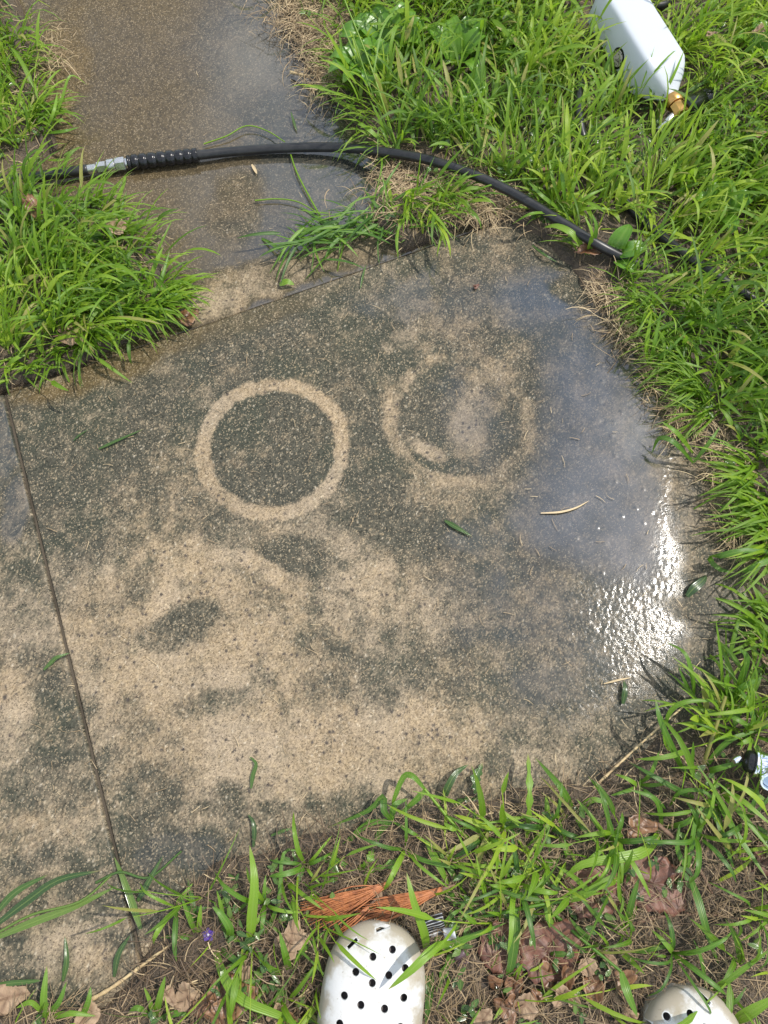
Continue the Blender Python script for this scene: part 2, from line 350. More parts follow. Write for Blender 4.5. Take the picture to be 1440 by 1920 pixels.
def slab_attrs(x, y, which):
    n = fbm(x, y, 7, 21)
    if which == 'path':
        clean = 0.18+0.25*n; brown = np.clip(0.75+0.5*fbm(x*2.2, y*0.5, 9, 34), 0, 1); film = 0.46+0.2*(n-0.5)+0.30*sstep(-0.50, -0.18, x-0.12*(y-1.1)+0.16*(fbm(x, y, 3, 33)-0.5)); bumpy = 0.03*np.ones_like(x)
        for b in [(520,120,150,260,-20,.35,.8),(620,330,120,90,0,.1,.85),(560,240,120,90,0,.05,.85),(500,420,120,50,0,.2,.7)]:  # sky reflection on the right of the path painted in as grey
            k = blob(x, y, *b[:5])*b[6]; brown = brown*(1-k)+b[5]*k; clean = clean*(1-k)+(0.20)*k
        for b in [(110,110,60,120,0,.35,.7),(95,230,50,60,0,.4,.8)]:
            k = blob(x, y, *b[:5])*b[6]; clean = clean*(1-k)+0.6*k; film = film*(1-0.5*k)
        # silt and grit against the step
        for b in [(470,520,200,45,-18,.6,.9),(400,560,120,40,-20,.66,.9),(640,470,120,40,-15,.5,.8),(440,380,60,90,0,.36,.5)]:
            k = blob(x, y, *b[:5])*b[6]; clean = clean*(1-k)+b[5]*k; brown = brown*(1-0.75*k); bumpy = bumpy*(1-k)+0.5*k; film = film*(1-k)+0.22*k
        return clean, brown, np.clip(film, 0, 1), bumpy
    clean = 0.40+0.5*(n-0.5); brown = np.zeros_like(x); film = 0.26+0.2*(fbm(x, y, 5, 31)-0.5); bumpy = 0.10*np.ones_like(x)
    for b in (STAINS if which == 'main' else STAINS_LEFT):
        k = blob(x, y, *b[:5])*b[6]; clean = clean*(1-k)+b[5]*k
    if which == 'main':
        for (cpx, w) in RINGS:
            c = G(*cpx); band, r = ring_band(x, y, c, 0.106, 0.130)
            brk = 1.0 if w == 1 else sstep(0.30, 0.62, fbm(x, y, 13, 40+int(w*10)))
            if w == 0.8: brk = 0.62*brk*(1-0.6*sstep(c[0]-0.02, c[0]+0.08, x))
            if w == 0.45: brk = brk*sstep(c[1]-0.02, c[1]+0.05, y)
            inner = 1-sstep(0.100, 0.110, r)
            if w == 1.0: clean = clean*(1-inner*0.9) + inner*0.9*(0.06+0.46*sstep(0.50, 0.78, fbm(x, y, 22, 50)))
            if w == 0.8: clean = clean*(1-inner*0.7) + inner*0.7*(0.14+0.62*sstep(0.36, 0.66, fbm(x, y, 13, 52)))
            amt = np.clip(band*brk*(0.85 if w == 0.45 else min(1, w+0.1)), 0, 1)
            clean = clean*(1-amt)+0.88*amt
        k = blob(x, y, 805, 847, 46, 17, 27); clean = clean*(1-k)+0.8*k
        k = blob(x, y, 935, 690, 60, 20, 35); clean = clean*(1-k*.7)+0.75*k*.7
        # mossy brown along the upper edge
        for b in [(200,690,190,40,-20,0,.8),(330,630,150,36,-20,0,.55),(480,590,160,30,-20,0,.35),(100,730,90,25,-15,0,.9),(1150,640,25,60,-25,0,.7),(1225,760,25,70,-25,0,.7)]:
            brown = np.maximum(brown, blob(x, y, *b[:5])*b[6])
        grass_reflection = blob(x, y, 1066, 543, 46, 34, 20); clean = clean*(1-grass_reflection)+0.0*grass_reflection  # dark grass mirrored in the corner puddle, painted into the slab colour
        # standing water, right
        def soft(bl):
            keep = np.ones_like(x)
            for (px, py, rx, ry, an) in bl:
                c = G(px, py); mx_, my_ = mpp(px, py); q = math.radians(an); dx = (x-c[0])/mx_; dy = -(y-c[1])/my_
                keep = keep*(1-0.9*np.exp(-(((dx*math.cos(q)+dy*math.sin(q))/rx)**2+((-dx*math.sin(q)+dy*math.cos(q))/ry)**2)))
            return 1-keep
        pool = np.maximum(soft([(1090,720,105,170,0),(1110,900,120,130,0),(1050,980,130,85,0),(1180,1020,120,120,0),(1000,560,120,75,0),(1190,800,65,130,10)]), 0.62*soft([(900,560,200,90,-15),(960,1100,220,140,0),(900,800,130,160,0),(1120,1220,220,160,0)]))
        pool = np.clip(pool*(0.80+0.4*fbm(x, y, 30, 131)), 0, 1)
        semi = np.zeros_like(x)
        for b in [(1180,1180,260,260,0),(1000,1150,260,180,0),(880,800,150,190,0),(1050,1290,260,120,0),(760,560,200,80,-20),(900,1010,170,80,0)]:
            semi = np.maximum(semi, blob(x, y, *b, lo=0.1))
        film = np.maximum(np.maximum(film, 0.58*semi), pool)
        rough = np.maximum(soft([(1370,1120,100,170,-10),(1290,1290,140,100,-20),(1290,930,45,110,20)]), 0.55*soft([(1090,1370,200,100,-10),(1190,1190,150,150,0)]))
        rough = rough*(0.75+0.5*fbm(x, y, 20, 133))
        film = film*(1-0.75*grass_reflection); film = np.maximum(film, 0.56*np.clip(rough, 0, 1))
        bumpy = np.clip(bumpy*(1-pool*0.95)+rough*(1-0.5*pool*(rough < 0.6)), 0, 1)
        lower = blob(x, y, 700, 1480, 560, 110)
        bumpy = np.maximum(bumpy, 0.5*lower)
        k = blob(x, y, 340, 1600, 140, 50); film = np.maximum(film, 0.5*k)
    else:
        k = np.maximum(blob(x, y, 10, 820, 70, 120), blob(x, y, 30, 960, 40, 110)); film = np.maximum(film, 0.62*k); bumpy = bumpy*(1-0.9*k)
    return clean, brown, np.clip(film, 0, 1), bumpy
def grain_colour(x, y, clean, brown, film):
    _, r1, r2, r3 = voronoi(x, y, 400, 1); d2, q1, q2, q3 = voronoi(x, y, 190, 2); d3, t1, t2, t3 = voronoi(x, y, 125, 3)
    f = clean + (r1-0.5)*0.28 + (fbm(x, y, 45, 80, 5)-0.5)*0.75 + (vnoise(x, y, 400, 85)-0.5)*0.2
    f = sstep(0.14, 0.92, f)*0.93
    sand = mixc(r2, (0.215, 0.155, 0.088), (0.44, 0.332, 0.200)); sand = mixc(q1*0.45, sand, (0.33, 0.26, 0.185))
    sand = mixc(sstep(0.4, 0.7, fbm(x, y, 9, 87))*0.35, sand, (0.41, 0.335, 0.245))
    dark = mixc(r2, (0.032, 0.032, 0.022), (0.092, 0.085, 0.060))
    dark = mixc(sstep(0.4, 0.65, fbm(x, y, 12, 90))*0.5, dark, (0.040, 0.047, 0.030))
    base = mixc(f, dark, sand)
    base = mixc(brown*0.85, base, mixc(r3, (0.080, 0.052, 0.017), (0.165, 0.112, 0.044)))
    pale = (q2 > 0.91)*sstep(0.36, 0.16, d2)*0.6*(1-0.7*brown)
    base = mixc(pale, base, mixc(q3, (0.46, 0.34, 0.18), (0.66, 0.58, 0.44)))
    pit = (t1 > 0.92)*sstep(0.40, 0.26, d3)*sstep(0.35, 0.65, clean)*0.85
    base = mixc(pit, base, (0.045, 0.038, 0.036))
    return mixc(np.clip((film-0.22)/0.6, 0, 1)**0.8*0.66, base*0.92, (0.018, 0.023, 0.024))
def relief(x, y, film, bumpy):
    d, r, _, _ = voronoi(x, y, 125, 5); e, r2, _, _ = voronoi(x, y, 230, 15)
    hb = 0.8*fbm(x, y, 210, 95, 2) - 0.35*d*r - 0.6*e*(0.3+0.7*r2)
    hb = hb-hb.mean()
    z = hb*(0.0010*bumpy*(0.35+1.1*fbm(x, y, 17, 99, 3)) + 0.00035*sstep(0.8, 0.4, film))
    dp, p1, p2, _ = voronoi(x, y, 55, 6)
    return z + (p1 > 0.74)*sstep(0.26, 0.05, dp)*(p2-0.5)*0.0010*sstep(0.5, 0.8, film) + (fbm(x, y, 14, 97, 1)-0.5)*0.0003
def slab(corners, z, which, parent, step=0.0020, thick=0.09, radius=0.0045):
    """corners: ground points, counter-clockwise; worn, rounded arrises and a slightly uneven top"""
    c = [np.array(p[:2]) for p in corners]
    L0 = max(np.linalg.norm(c[1]-c[0]), np.linalg.norm(c[2]-c[3])); L1 = max(np.linalg.norm(c[3]-c[0]), np.linalg.norm(c[2]-c[1]))
    def axis(L):
        n = max(8, int(L/step)); t = np.linspace(0, 1, n); e = np.array([0.0015, 0.0035])/L
        return np.unique(np.concatenate([t, e, 1-e]))
    u, v = np.meshgrid(axis(L0), axis(L1)); ny_, nx_ = u.shape
    P = (c[0][None, None]*((1-u)*(1-v))[..., None]+c[1][None, None]*(u*(1-v))[..., None]+c[2][None, None]*(u*v)[..., None]+c[3][None, None]*((1-u)*v)[..., None])
    x, y = P[..., 0], P[..., 1]
    de = np.minimum(np.minimum(u*L0, (1-u)*L0), np.minimum(v*L1, (1-v)*L1))
    rr = radius*(0.7+0.9*fbm(x, y, 22, 60))
    k = np.clip(1-de/rr, 0, 1); zt = z + (fbm(x, y, 3, 70, 1)-0.5)*0.003 - rr*(1-np.sqrt(np.clip(1-k*k, 0, 1)))
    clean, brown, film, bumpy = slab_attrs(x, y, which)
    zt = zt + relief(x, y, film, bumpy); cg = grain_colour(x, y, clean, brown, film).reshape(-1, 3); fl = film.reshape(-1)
    V = np.stack([x, y, zt], -1).reshape(-1, 3); ii = np.arange(nx_*ny_).reshape(ny_, nx_)
    Qd = np.stack([ii[:-1, :-1], ii[:-1, 1:], ii[1:, 1:], ii[1:, :-1]], -1).reshape(-1, 4)
    loop = np.concatenate([ii[0, :-1], ii[:-1, -1], ii[-1, :0:-1], ii[:0:-1, 0]]); nb = len(V)
    low = V[loop].copy(); low[:, 2] = z-thick; V2 = np.vstack([V, low]); nl = len(loop)
    a = np.arange(nl); b = (a+1) % nl
    Qs = np.stack([loop[b], loop[a], nb+a, nb+b], -1)
    attrs = {'stain': np.vstack([cg, cg[loop]]), 'film': np.concatenate([fl, fl[loop]]), 'bumpy': np.concatenate([bumpy.reshape(-1), bumpy.reshape(-1)[loop]])}
    return link('slab', mesh_np('slab', V2, np.vstack([Qd, Qs]), attrs), M_CONC, parent)
path = bpy.data.objects.new('path', None); col.objects.link(path); path['kind'] = 'structure'
def line_at(a, b, t): a = np.array(a, float); b = np.array(b, float); return a+(b-a)*t
TL, TR = G(10, 738), G(1180, 331); BL, BR = G(292, 1905), G(1640, 1263)
du = (TR-TL)/np.linalg.norm(TR-TL); gap = 0.0038
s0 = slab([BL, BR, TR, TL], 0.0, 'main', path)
off = du*gap
far_l = -du*0.95
s1 = slab([BL-off+far_l, BL-off, TL-off, TL-off+far_l], 0.002, 'left', path, step=0.0032)
dv = np.array([-du[1], du[0], 0]); o2 = dv*0.007
JM = NT('joint_silt'); JM.prin(Base_Color=rgb(0.075, 0.062, 0.046), Roughness=0.8, Specular_IOR_Level=0.1)
jp = [BL-off, BL, TL, TL-off]; jl = 0.0045
jv = [(p[0], p[1], -jl+0.0008*math.sin(i*9)) for i, p in enumerate(sum([[BL-off+(TL-BL)*t, BL+(TL-BL)*t] for t in np.linspace(0, 1, 40)], []))]
jm = bpy.data.meshes.new('joint_silt'); jm.from_pydata(jv, [], [(2*i, 2*i+1, 2*i+3, 2*i+2) for i in range(39)]); link('joint_silt', jm, JM.mat, path)
s2 = slab([TL+o2+du*0.0, TR+o2, TR+o2+dv*1.7-du*0.35, TL+o2+dv*1.7-du*0.43], -0.014, 'path', path, step=0.0032)

# ------------------------------------------------------------------ lines of the hoses (needed by the grass)
def hose_line(pts, n=8): return smooth_line([G(x, y, z) for x, y, z in pts], n)
HOSE = hose_line([(-150,352,.014),(-40,343,.012),(60,333,.008),(165,318,.002),(240,306,.001),(370,291,.001),(450,283,-.002),(550,277,-.001),(640,277,.006),(720,285,.026),(800,299,.042),(880,325,.046),(940,351,.046),(1000,384,.046),(1060,421,.046),(1120,458,.044),(1170,484,.030),(1230,510,.008)])
LOOP = hose_line([(1290,-60,.02),(1255,2,.030),(1215,14,.036),(1160,45,.030),(1110,90,.032),(1088,150,.045),(1086,215,.060),(1095,262,.046),(1128,327,.030),(1205,412,.026),(1294,484,.040),(1360,528,.042),(1440,578,.040),(1560,660,.03)])
CORD = hose_line([(1325,560,.030),(1352,590,.036),(1385,622,.036),(1440,680,.03),(1540,760,.02)])
def dist_line(x, y, L):
    d = np.full(np.shape(x), 9.0)
    for i in range(len(L)-1):
        a = L[i, :2]; e = L[i+1, :2]-a; t = np.clip(((x-a[0])*e[0]+(y-a[1])*e[1])/(e@e+1e-12), 0, 1)
        d = np.minimum(d, np.hypot(x-a[0]-t*e[0], y-a[1]-t*e[1]))
    return d

# ------------------------------------------------------------------ grass
class Blades:
    """collects blades: root, azimuth, start elevation, droop, length, width ... and builds them together"""
    def __init__(self): self.rows = []
    def add(self, x, y, z, az, el, droop, L, W, tint, turn=0.0, fold=0.3, roll=0.0, stem=0.0):
        self.rows.append((x, y, z, az, el, droop, L, W, tint, turn, fold, roll, stem))
    def arrays(self, S=6, ground=None):
        R = np.array(self.rows, float); N = len(R); s = np.linspace(0, 1, S+1)
        az = R[:, 3:4]+R[:, 9:10]*s[None]**1.2; el = R[:, 4:5]-R[:, 5:6]*s[None]**1.4
        ds = R[:, 6:7]/S; mid = lambda q: 0.5*(q[:, 1:]+q[:, :-1])
        ce, se = np.cos(mid(el)), np.sin(mid(el)); ca, sa = np.cos(mid(az)), np.sin(mid(az))
        C = np.zeros((N, S+1, 3)); C[:, 0] = R[:, :3]
        C[:, 1:, 0] = R[:, 0:1]+np.cumsum(ce*ca*ds, 1); C[:, 1:, 1] = R[:, 1:2]+np.cumsum(ce*sa*ds, 1); C[:, 1:, 2] = R[:, 2:3]+np.cumsum(se*ds, 1)
        if ground is not None:
            g = ground(C[..., 0], C[..., 1])+0.003; C[..., 2] = np.maximum(C[..., 2], np.where(s[None] > 0.05, g, -9))
        st = R[:, 12:13]
        w = np.minimum(1, (s/0.16)**0.6*0.9+0.12)*np.clip(1-s**2.6, 0, 1)**0.85
        w = (w[None]*(1-st)+st*(1-0.5*s[None]))*R[:, 7:8]*0.5
        T = np.stack([np.cos(el)*np.cos(az), np.cos(el)*np.sin(az), np.sin(el)], -1)
        side = np.stack([-np.sin(az), np.cos(az), np.zeros_like(az)], -1); nor = np.cross(T, side)
        ro = R[:, 11:12]*np.ones_like(s)[None]; side2 = side*np.cos(ro)[..., None]+nor*np.sin(ro)[..., None]; nor2 = np.cross(T, side2)
        V = np.stack([C-side2*w[..., None], C-nor2*(w*R[:, 10:11])[..., None], C+side2*w[..., None]], 2)
        b = np.arange(N)[:, None, None]*((S+1)*3)+np.arange(S)[None, :, None]*3+np.arange(2)[None, None, :]
        Qd = np.stack([b, b+1, b+4, b+3], -1).reshape(-1, 4)
        one = np.ones((N, S+1, 3))
        at = {'tint': one*R[:, 8][:, None, None], 'along': one*s[None, :, None], 'across': one*np.array([-1., 0, 1])}
        return V.reshape(-1, 3), Qd, {k: v.reshape(-1) for k, v in at.items()}
    def mesh(self, name, S=6, ground=None): return mesh_np(name, *self.arrays(S, ground))
U = random.uniform
CLOG_PX = [(700,1905,.11,.19),(1275,1990,.11,.19)]
CLOGS = [G(700, 1860)[:2], G(1272, 1960)[:2]]
JUG_A, JUG_B = G(1154, 12, .070), G(1230, 136, .066)
PLANTAINS = [(730,120),(700,165),(850,140),(860,205),(1150,470),(1330,430),(1400,130)]
def blocked(x, y):
    b = (dist_line(x, y, HOSE) < np.where(x < -0.38, 0.050, 0.029)) | (dist_line(x, y, LOOP) < 0.016)
    b |= dist_line(x, y, np.array([JUG_A+(JUG_A-JUG_B)*0.6, JUG_B+(JUG_B-JUG_A)*0.25])) < 0.068
    for (px_, py_) in PLANTAINS:
        c = G(px_, py_); b |= np.hypot(x-c[0], y-c[1]) < 0.042
    c = G(1425, 1440); b |= np.hypot(x-c[0], y-c[1]) < 0.048
    for c in CLOGS: b |= (np.abs(x-c[0]) < 0.066) & (y < c[1]+0.12) & (y > c[1]-0.26)
    return b
def crab_plant(B, x, y, z, size=1.0, wide=1.0, lean=None, nst=None, flat=0.0, tint0=None):
    """crabgrass: arching stems with alternate broad blades"""
    t0 = U(0.1, 0.9) if tint0 is None else tint0; base = U(0, 6.28)
    nst = nst or random.choice((2, 3, 3, 4))
    for k in range(nst):
        az = base+k*6.28/nst+U(-0.5, 0.5) if lean is None else lean+random.gauss(0, 0.95)
        el = U(0.4, 1.35)*(1-0.6*flat); dr = U(0.3, 1.3); L = U(0.04, 0.13)*size
        B.add(x, y, z, az, el, dr, L, 0.0021*wide, min(1, t0*0.5+0.5), 0, 0.6, 0, 1.0)
        nl = random.choice((1, 2, 2, 3, 4)); side = random.choice((-1, 1))
        for j in range(nl):
            s = (j+0.6)/nl; e = el-dr*s**1.4*0.7
            px_, py_, pz_ = x+math.cos(az)*math.cos(e)*L*s, y+math.sin(az)*math.cos(e)*L*s, z+math.sin((el+e)/2)*L*s
            side = -side; last = j == nl-1
            B.add(px_, py_, pz_, az+side*U(0.3, 1.1)*(0.3 if last else 1), max(0.05, e+U(-0.1, 0.6)), U(0.3, 2.0), U(0.03, 0.10)*size, U(0.0030, 0.0075)*wide,
                  min(0.95, max(0, t0+U(-0.3, 0.3))) if random.random() > 0.07 else 0.99, U(-0.5, 0.5), U(0.12, 0.4), U(-0.5, 0.5))
def scatter(n, x0, x1, y0, y1):
    return rng.uniform(x0, x1, n), rng.uniform(y0, y1, n)
def zone(x, y):
    """0 left lawn, 1 right lawn, 2 bottom strip"""
    yb = G(0, 1560)[1]
    c = G(1250, 1350)
    return np.where(y < np.where(x > 0.3, c[1]-0.02, 0.12), 2, np.where(x > -0.12, 1, 0))
def in_frame_ish(x, y):
    w = 0.56+0.265*(y+0.33)/1.85*1.0
    return (np.abs(x) < w+0.06) & (y > -0.42) & (y < 1.62)
lawn = {0: Blades(), 1: Blades(), 2: Blades()}
xs, ys = scatter(17000, -1.7, 1.7, -0.8, 2.5)
d = sdist(xs, ys); zs = soil_z(xs, ys); zo = zone(xs, ys); fr = in_frame_ish(xs, ys); bl = blocked(xs, ys)
lay = 12.5*fbm(xs, ys, 2.2, 125); patch = 1.5*fbm(xs, ys, 5, 120)-0.25; bare = fbm(xs, ys, 14, 121)
for i in range(len(xs)):
    if bl[i] or d[i] < (0.034 if (xs[i] > 0.3 and 0.15 < ys[i] < 0.95) else 0.012)+0.03*bare[i]: continue
    z_ = zo[i]; keep = (0.95 if z_ == 1 else 1.0 if z_ == 0 else 0.16)
    if z_ == 1 and d[i] < 0.07: keep *= 0.75
    if z_ == 2 and xs[i] > 0.3 and ys[i] > -0.02: keep = 0.5
    if not fr[i]: keep *= (0.5 if z_ < 2 else 0.35)
    if z_ == 2: keep *= 0.55
    if bare[i] > 0.66: keep *= 0.45
    if random.random() > keep: continue
    t0 = min(0.9, max(0.05, 0.15+0.8*patch[i]+U(-0.25, 0.25)))
    crab_plant(lawn[int(z_)], xs[i], ys[i], zs[i]-0.002, size=U(0.6, 1.25) if z_ < 2 else U(0.75, 1.25), wide=U(0.75, 1.5), tint0=t0, lean=lay[i])
# finer grass between, and fringes hanging over the edge of the slab
xs, ys = scatter(26000, -1.6, 1.6, -0.6, 2.3); d = sdist(xs, ys); zs = soil_z(xs, ys); zo = zone(xs, ys); fr = in_frame_ish(xs, ys); bl = blocked(xs, ys); bare = fbm(xs, ys, 14, 121); lay2 = fbm(xs, ys, 2.2, 125)
for i in range(len(xs)):
    if bl[i] or d[i] < (0.03 if (xs[i] > 0.3 and 0.15 < ys[i] < 0.95) else 0.015)+0.02*bare[i] or not fr[i]: continue
    z_ = int(zo[i]); keep = (0.75, 0.66, 0.14)[z_]
    if random.random() > keep: continue
    lawn[z_].add(xs[i], ys[i], zs[i]-0.001, 12.5*float(lay2[i])+random.gauss(0, 1.1), U(0.5, 1.5), U(0.2, 1.9), U(0.03, 0.13), U(0.0014, 0.0042), min(1, max(0, U(0, 0.95)+(0.25 if random.random() < .1 else 0))), U(-0.6, 0.6), 0.4, U(-0.7, 0.7))
def fringe(B, pts, n, L, az, spread=0.5, W=(0.002, 0.004), tint=(0.2, 0.8)):
    line = smooth_line([G(*p) for p in pts], 12)
    for _ in range(n):
        q = line[random.randrange(len(line))]; x, y = q[0]+U(-.02, .02), q[1]+U(-.02, .02)
        B.add(x, y, 0.008, az+U(-spread, spread), U(0.5, 1.25), U(0.8, 2.2), U(*L), U(*W), U(*tint), U(-.4, .4), 0.35, U(-.4, .4))
fringe(lawn[1], [(1190,560),(1245,640),(1285,710),(1330,780)], 220, (0.05, 0.11), 3.2, 1.0, (0.0018, 0.0042))
fringe(lawn[1], [(1275,690),(1305,740),(1335,790)], 90, (0.07, 0.13), 3.0, 0.9, (0.002, 0.0045))
fringe(lawn[1], [(1400,880),(1430,960),(1450,1050)], 110, (0.07, 0.14), 3.3, 0.8, (0.003, 0.007))
fringe(lawn[1], [(1440,1130),(1440,1220)], 40, (0.05, 0.12), 3.0, 1.2, (0.003, 0.007))
fringe(lawn[0], [(150,640),(230,610),(300,580),(320,540)], 150, (0.05, 0.11), -0.3, 0.8, (0.003, 0.0065))
fringe(lawn[0], [(40,60),(50,150),(75,220),(70,240)], 90, (0.05, 0.11), 0.2, 0.9, (0.0025, 0.006))
fringe(lawn[0], [(150,400),(190,410),(215,440),(260,480)], 90, (0.05, 0.12), 0.2, 0.9, (0.0025, 0.006))
fringe(lawn[1], [(640,60),(660,150),(690,230),(740,300)], 90, (0.05, 0.12), 3.4, 1.0, (0.002, 0.004))
fringe(lawn[1], [(1000,380),(1060,420),(1100,470)], 60, (0.04, 0.09), 2.6, 0.9, (0.002, 0.005))
fringe(lawn[0], [(-30,708),(60,690),(130,662),(200,634)], 90, (0.03, 0.06), -1.3, 1.4, (0.0025, 0.006))
LAB = {0: ('short lush green grass left of the upper path', 'grass'), 1: ('dense bright green crabgrass lawn around the white bottle and hoses', 'grass'), 2: ('thin green grass in the dry litter around the white clogs', 'grass')}
for k in lawn:
    link('grass', lawn[k].mesh('grass', 5, soil_z), M_GRASS, label=LAB[k][0], cat=LAB[k][1], kind='stuff')
# low clover-like ground cover in the litter and at the edges
gc = Blades(); xs, ys = scatter(5200, -0.9, 1.0, -0.6, 1.7); d = sdist(xs, ys); zs = soil_z(xs, ys); zo = zone(xs, ys); cl_ = fbm(xs, ys, 9, 160); fr = in_frame_ish(xs, ys)
for i in range(len(xs)):
    if d[i] < 0.02 or not fr[i] or cl_[i] < (0.50 if zo[i] == 2 else 0.56): continue
    for k in range(3): gc.add(xs[i]+U(-.004, .004), ys[i]+U(-.004, .004), zs[i]+U(.006, .022), U(0, 6.28), U(-.1, .5), U(0, .6), U(.008, .018), U(.005, .010), U(.2, .9), 0, .25, U(-.4, .4))
link('ground_cover', gc.mesh('ground_cover', 4, soil_z), M_WET, label='tiny green seedling leaves between grass and litter', cat='ground cover', kind='stuff')
# dry thatch and straw
st = Blades(); xs, ys = scatter(30000, -1.5, 1.5, -0.7, 2.2); d = sdist(xs, ys); zs = soil_z(xs, ys); zo = zone(xs, ys); fr = in_frame_ish(xs, ys); cl_ = fbm(xs, ys, 10, 140)
for i in range(len(xs)):
    if d[i] < -0.004+0.03*(cl_[i]-0.4): continue
    near = d[i] < 0.06
    keep = 0.65 if zo[i] == 2 else (0.75 if near else 0.18)
    if not fr[i]: keep *= 0.25
    if random.random() > keep: continue
    st.add(xs[i], ys[i], zs[i]+U(0.001, 0.012), U(0, 6.28), U(-0.15, 0.5), U(0.1, 0.9), U(0.015, 0.055), U(0.0008, 0.0019), U(0, 1), U(-1, 1), 0.3, U(-.5, .5), 0.7)
xs, ys = scatter(40000, -0.75, 0.8, -0.75, 0.35); d = sdist(xs, ys); zs = soil_z(xs, ys); zo = zone(xs, ys); cl_ = fbm(xs, ys, 12, 150); tn = fbm(xs, ys, 9, 151)
for i in range(len(xs)):
    if d[i] < 0.0+0.03*(cl_[i]-0.4) or zo[i] != 2 or (cl_[i] < 0.36 and random.random() < .7): continue
    st.add(xs[i], ys[i], zs[i]+U(0.0, 0.016), U(0, 6.28), U(-0.2, 0.6), U(0.1, 1.0), U(0.012, 0.055), U(0.0005, 0.0015), min(1, max(0, tn[i]*1.1-0.3+U(-.3, .3)))*0.85, U(-.5, .5), 0.3, U(-.5, .5), 0.75)
# matted straw at the top beside the path, and under the joint's heap
for (px_, py_, rx, ry, n) in [(560,25,50,45,600),(610,110,35,70,800),(600,60,60,50,500),(830,380,110,40,700),(900,395,70,25,350),(1125,565,28,35,110),(1165,620,22,35,110),(1220,700,22,40,130),(1275,780,28,30,130),(1340,880,25,45,120),(95,110,30,50,150),(1290,800,40,30,150),(1380,990,40,50,200),(740,360,40,60,260)]:
    for _ in range(n):
        q = G(px_+random.gauss(0, rx*0.6), py_+random.gauss(0, ry*0.6)); st.add(q[0], q[1], 0.006+U(0, 0.016), U(0, 6.28), U(-0.2, 0.6), U(0.2, 1.2), U(0.015, 0.06), U(0.0008, 0.0018), U(0.15, 1), U(-1.2, 1.2), 0.3, U(-.5, .5), 0.7)
link('dry_straw', st.mesh('dry_straw', 4, soil_z), M_STRAW, label='dry tan grass thatch lying on the soil around the slab', cat='straw', kind='stuff')

# ------------------------------------------------------------------ single blades, stems and plants one can pick out
def ribbon(name, pts, W, tint=0.5, prof='blade', fold=0.25, roll=0.0, jag=0.0, nseg=14, tilt=None):
    """blade along a 3D line; prof: blade, stem, ovate, dandelion"""
    C = smooth_line(pts, max(2, nseg//(len(pts)-1))); S = len(C)-1; s = np.linspace(0, 1, S+1)
    T = np.gradient(C, axis=0); T /= np.linalg.norm(T, axis=1)[:, None]+1e-9
    side = np.cross(np.array([0, 0, 1.0]), T); ln = np.linalg.norm(side, axis=1)[:, None]
    alt = np.array([1.0, 0, 0]); side = np.where(ln > 0.25, side/(ln+1e-9), alt); nor = np.cross(T, side)
    if roll: side, nor = side*math.cos(roll)+nor*math.sin(roll), nor*math.cos(roll)-side*math.sin(roll)
    if prof == 'blade': w = np.minimum(1, 0.45+(s/0.3)*0.55)*np.clip(1-s**3, 0, 1)**0.8
    elif prof == 'ovate': w = np.sin(np.clip(s, 0, 1)**0.75*math.pi)**0.7*np.clip(1.02-s*0.0, 0, 1); w = np.where(s < 0.22, 0.10+0.3*(s/0.22)**3, w)
    elif prof == 'dandelion':
        ph = (s*6.0) % 1.0; w = (0.28+0.72*ph)*(0.35+0.65*s**0.8)*np.clip(1-s**7, 0, 1)
    else: w = 1-0.35*s
    w = w*W*0.5
    V = np.stack([C-side*w[:, None]+nor*(w*fold*0.4)[:, None], C-nor*(w*fold*0.6)[:, None], C+side*w[:, None]+nor*(w*fold*0.4)[:, None]], 1)
    b = np.arange(S)[:, None]*3+np.arange(2)[None]; Qd = np.stack([b, b+1, b+4, b+3], -1).reshape(-1, 4); one = np.ones((S+1, 3))
    return mesh_np(name, V.reshape(-1, 3), Qd, {'tint': (one*tint).ravel(), 'along': (one*s[:, None]).ravel(), 'across': (one*np.array([-1., 0, 1])).ravel()})
def PX(pts): return [G(*p) for p in pts]
def stem_mesh(name, pts, r, tint):
    V, Qd = tube_arrays(smooth_line(pts, 6), np.linspace(r, r*0.75, (len(pts)-1)*6+1), 6, cap=False)
    n = len(V); return mesh_np(name, V, Qd, {'tint': np.full(n, tint), 'along': np.full(n, 0.3), 'across': np.full(n, 0.6)})
def thing(name, label, cat, loc, group=None):
    o = bpy.data.objects.new(name, None); col.objects.link(o); o.location = loc; o.empty_display_size = 0.02
    o['label'] = label; o['category'] = cat
    if group: o['group'] = group
    return o
def part(name, mesh, mat, t, **kw):
    o = link(name, mesh, mat, t, **kw); o.matrix_parent_inverse = Matrix.Translation(-Vector(t.location)); return o
def tuft(label, blades, name='grass_tuft', cat='grass tuft', mat=None, group='large grass tufts and weeds'):
    """blades: (photo trace [(x, y, height)], width mm, tint[, profile])"""
    r = G(*blades[0][1 if len(blades[0]) < 0 else 0][0][:2])
    t = thing(name, label, cat, (r[0], r[1], 0.0), group)
    for b in blades:
        pr = b[3] if len(b) > 3 else 'blade'; pts = PX(b[0])
        if pr == 'stem': part('stem', stem_mesh('stem', pts, b[1]/2000, b[2]), mat or M_WEED, t)
        else: part('leaf' if pr in ('ovate', 'dandelion') else 'blade', ribbon('blade', pts, b[1]/1000, b[2], pr, roll=U(-.35, .35)), mat or M_WEED, t)
    return t
tuft('wide upright bright green blade at the slab edge left of the pine needles', [([(467,1796,.01),(472,1720,.05),(477,1650,.07),(468,1584,.06)],14,.9), ([(467,1796,.01),(488,1850,.03),(470,1885,.02)],9,.35), ([(470,1796,.01),(520,1700,.03),(532,1600,.03),(575,1600,.02)],6,.45), ([(470,1796,.01),(430,1745,.03),(400,1690,.04)],8,.6)])
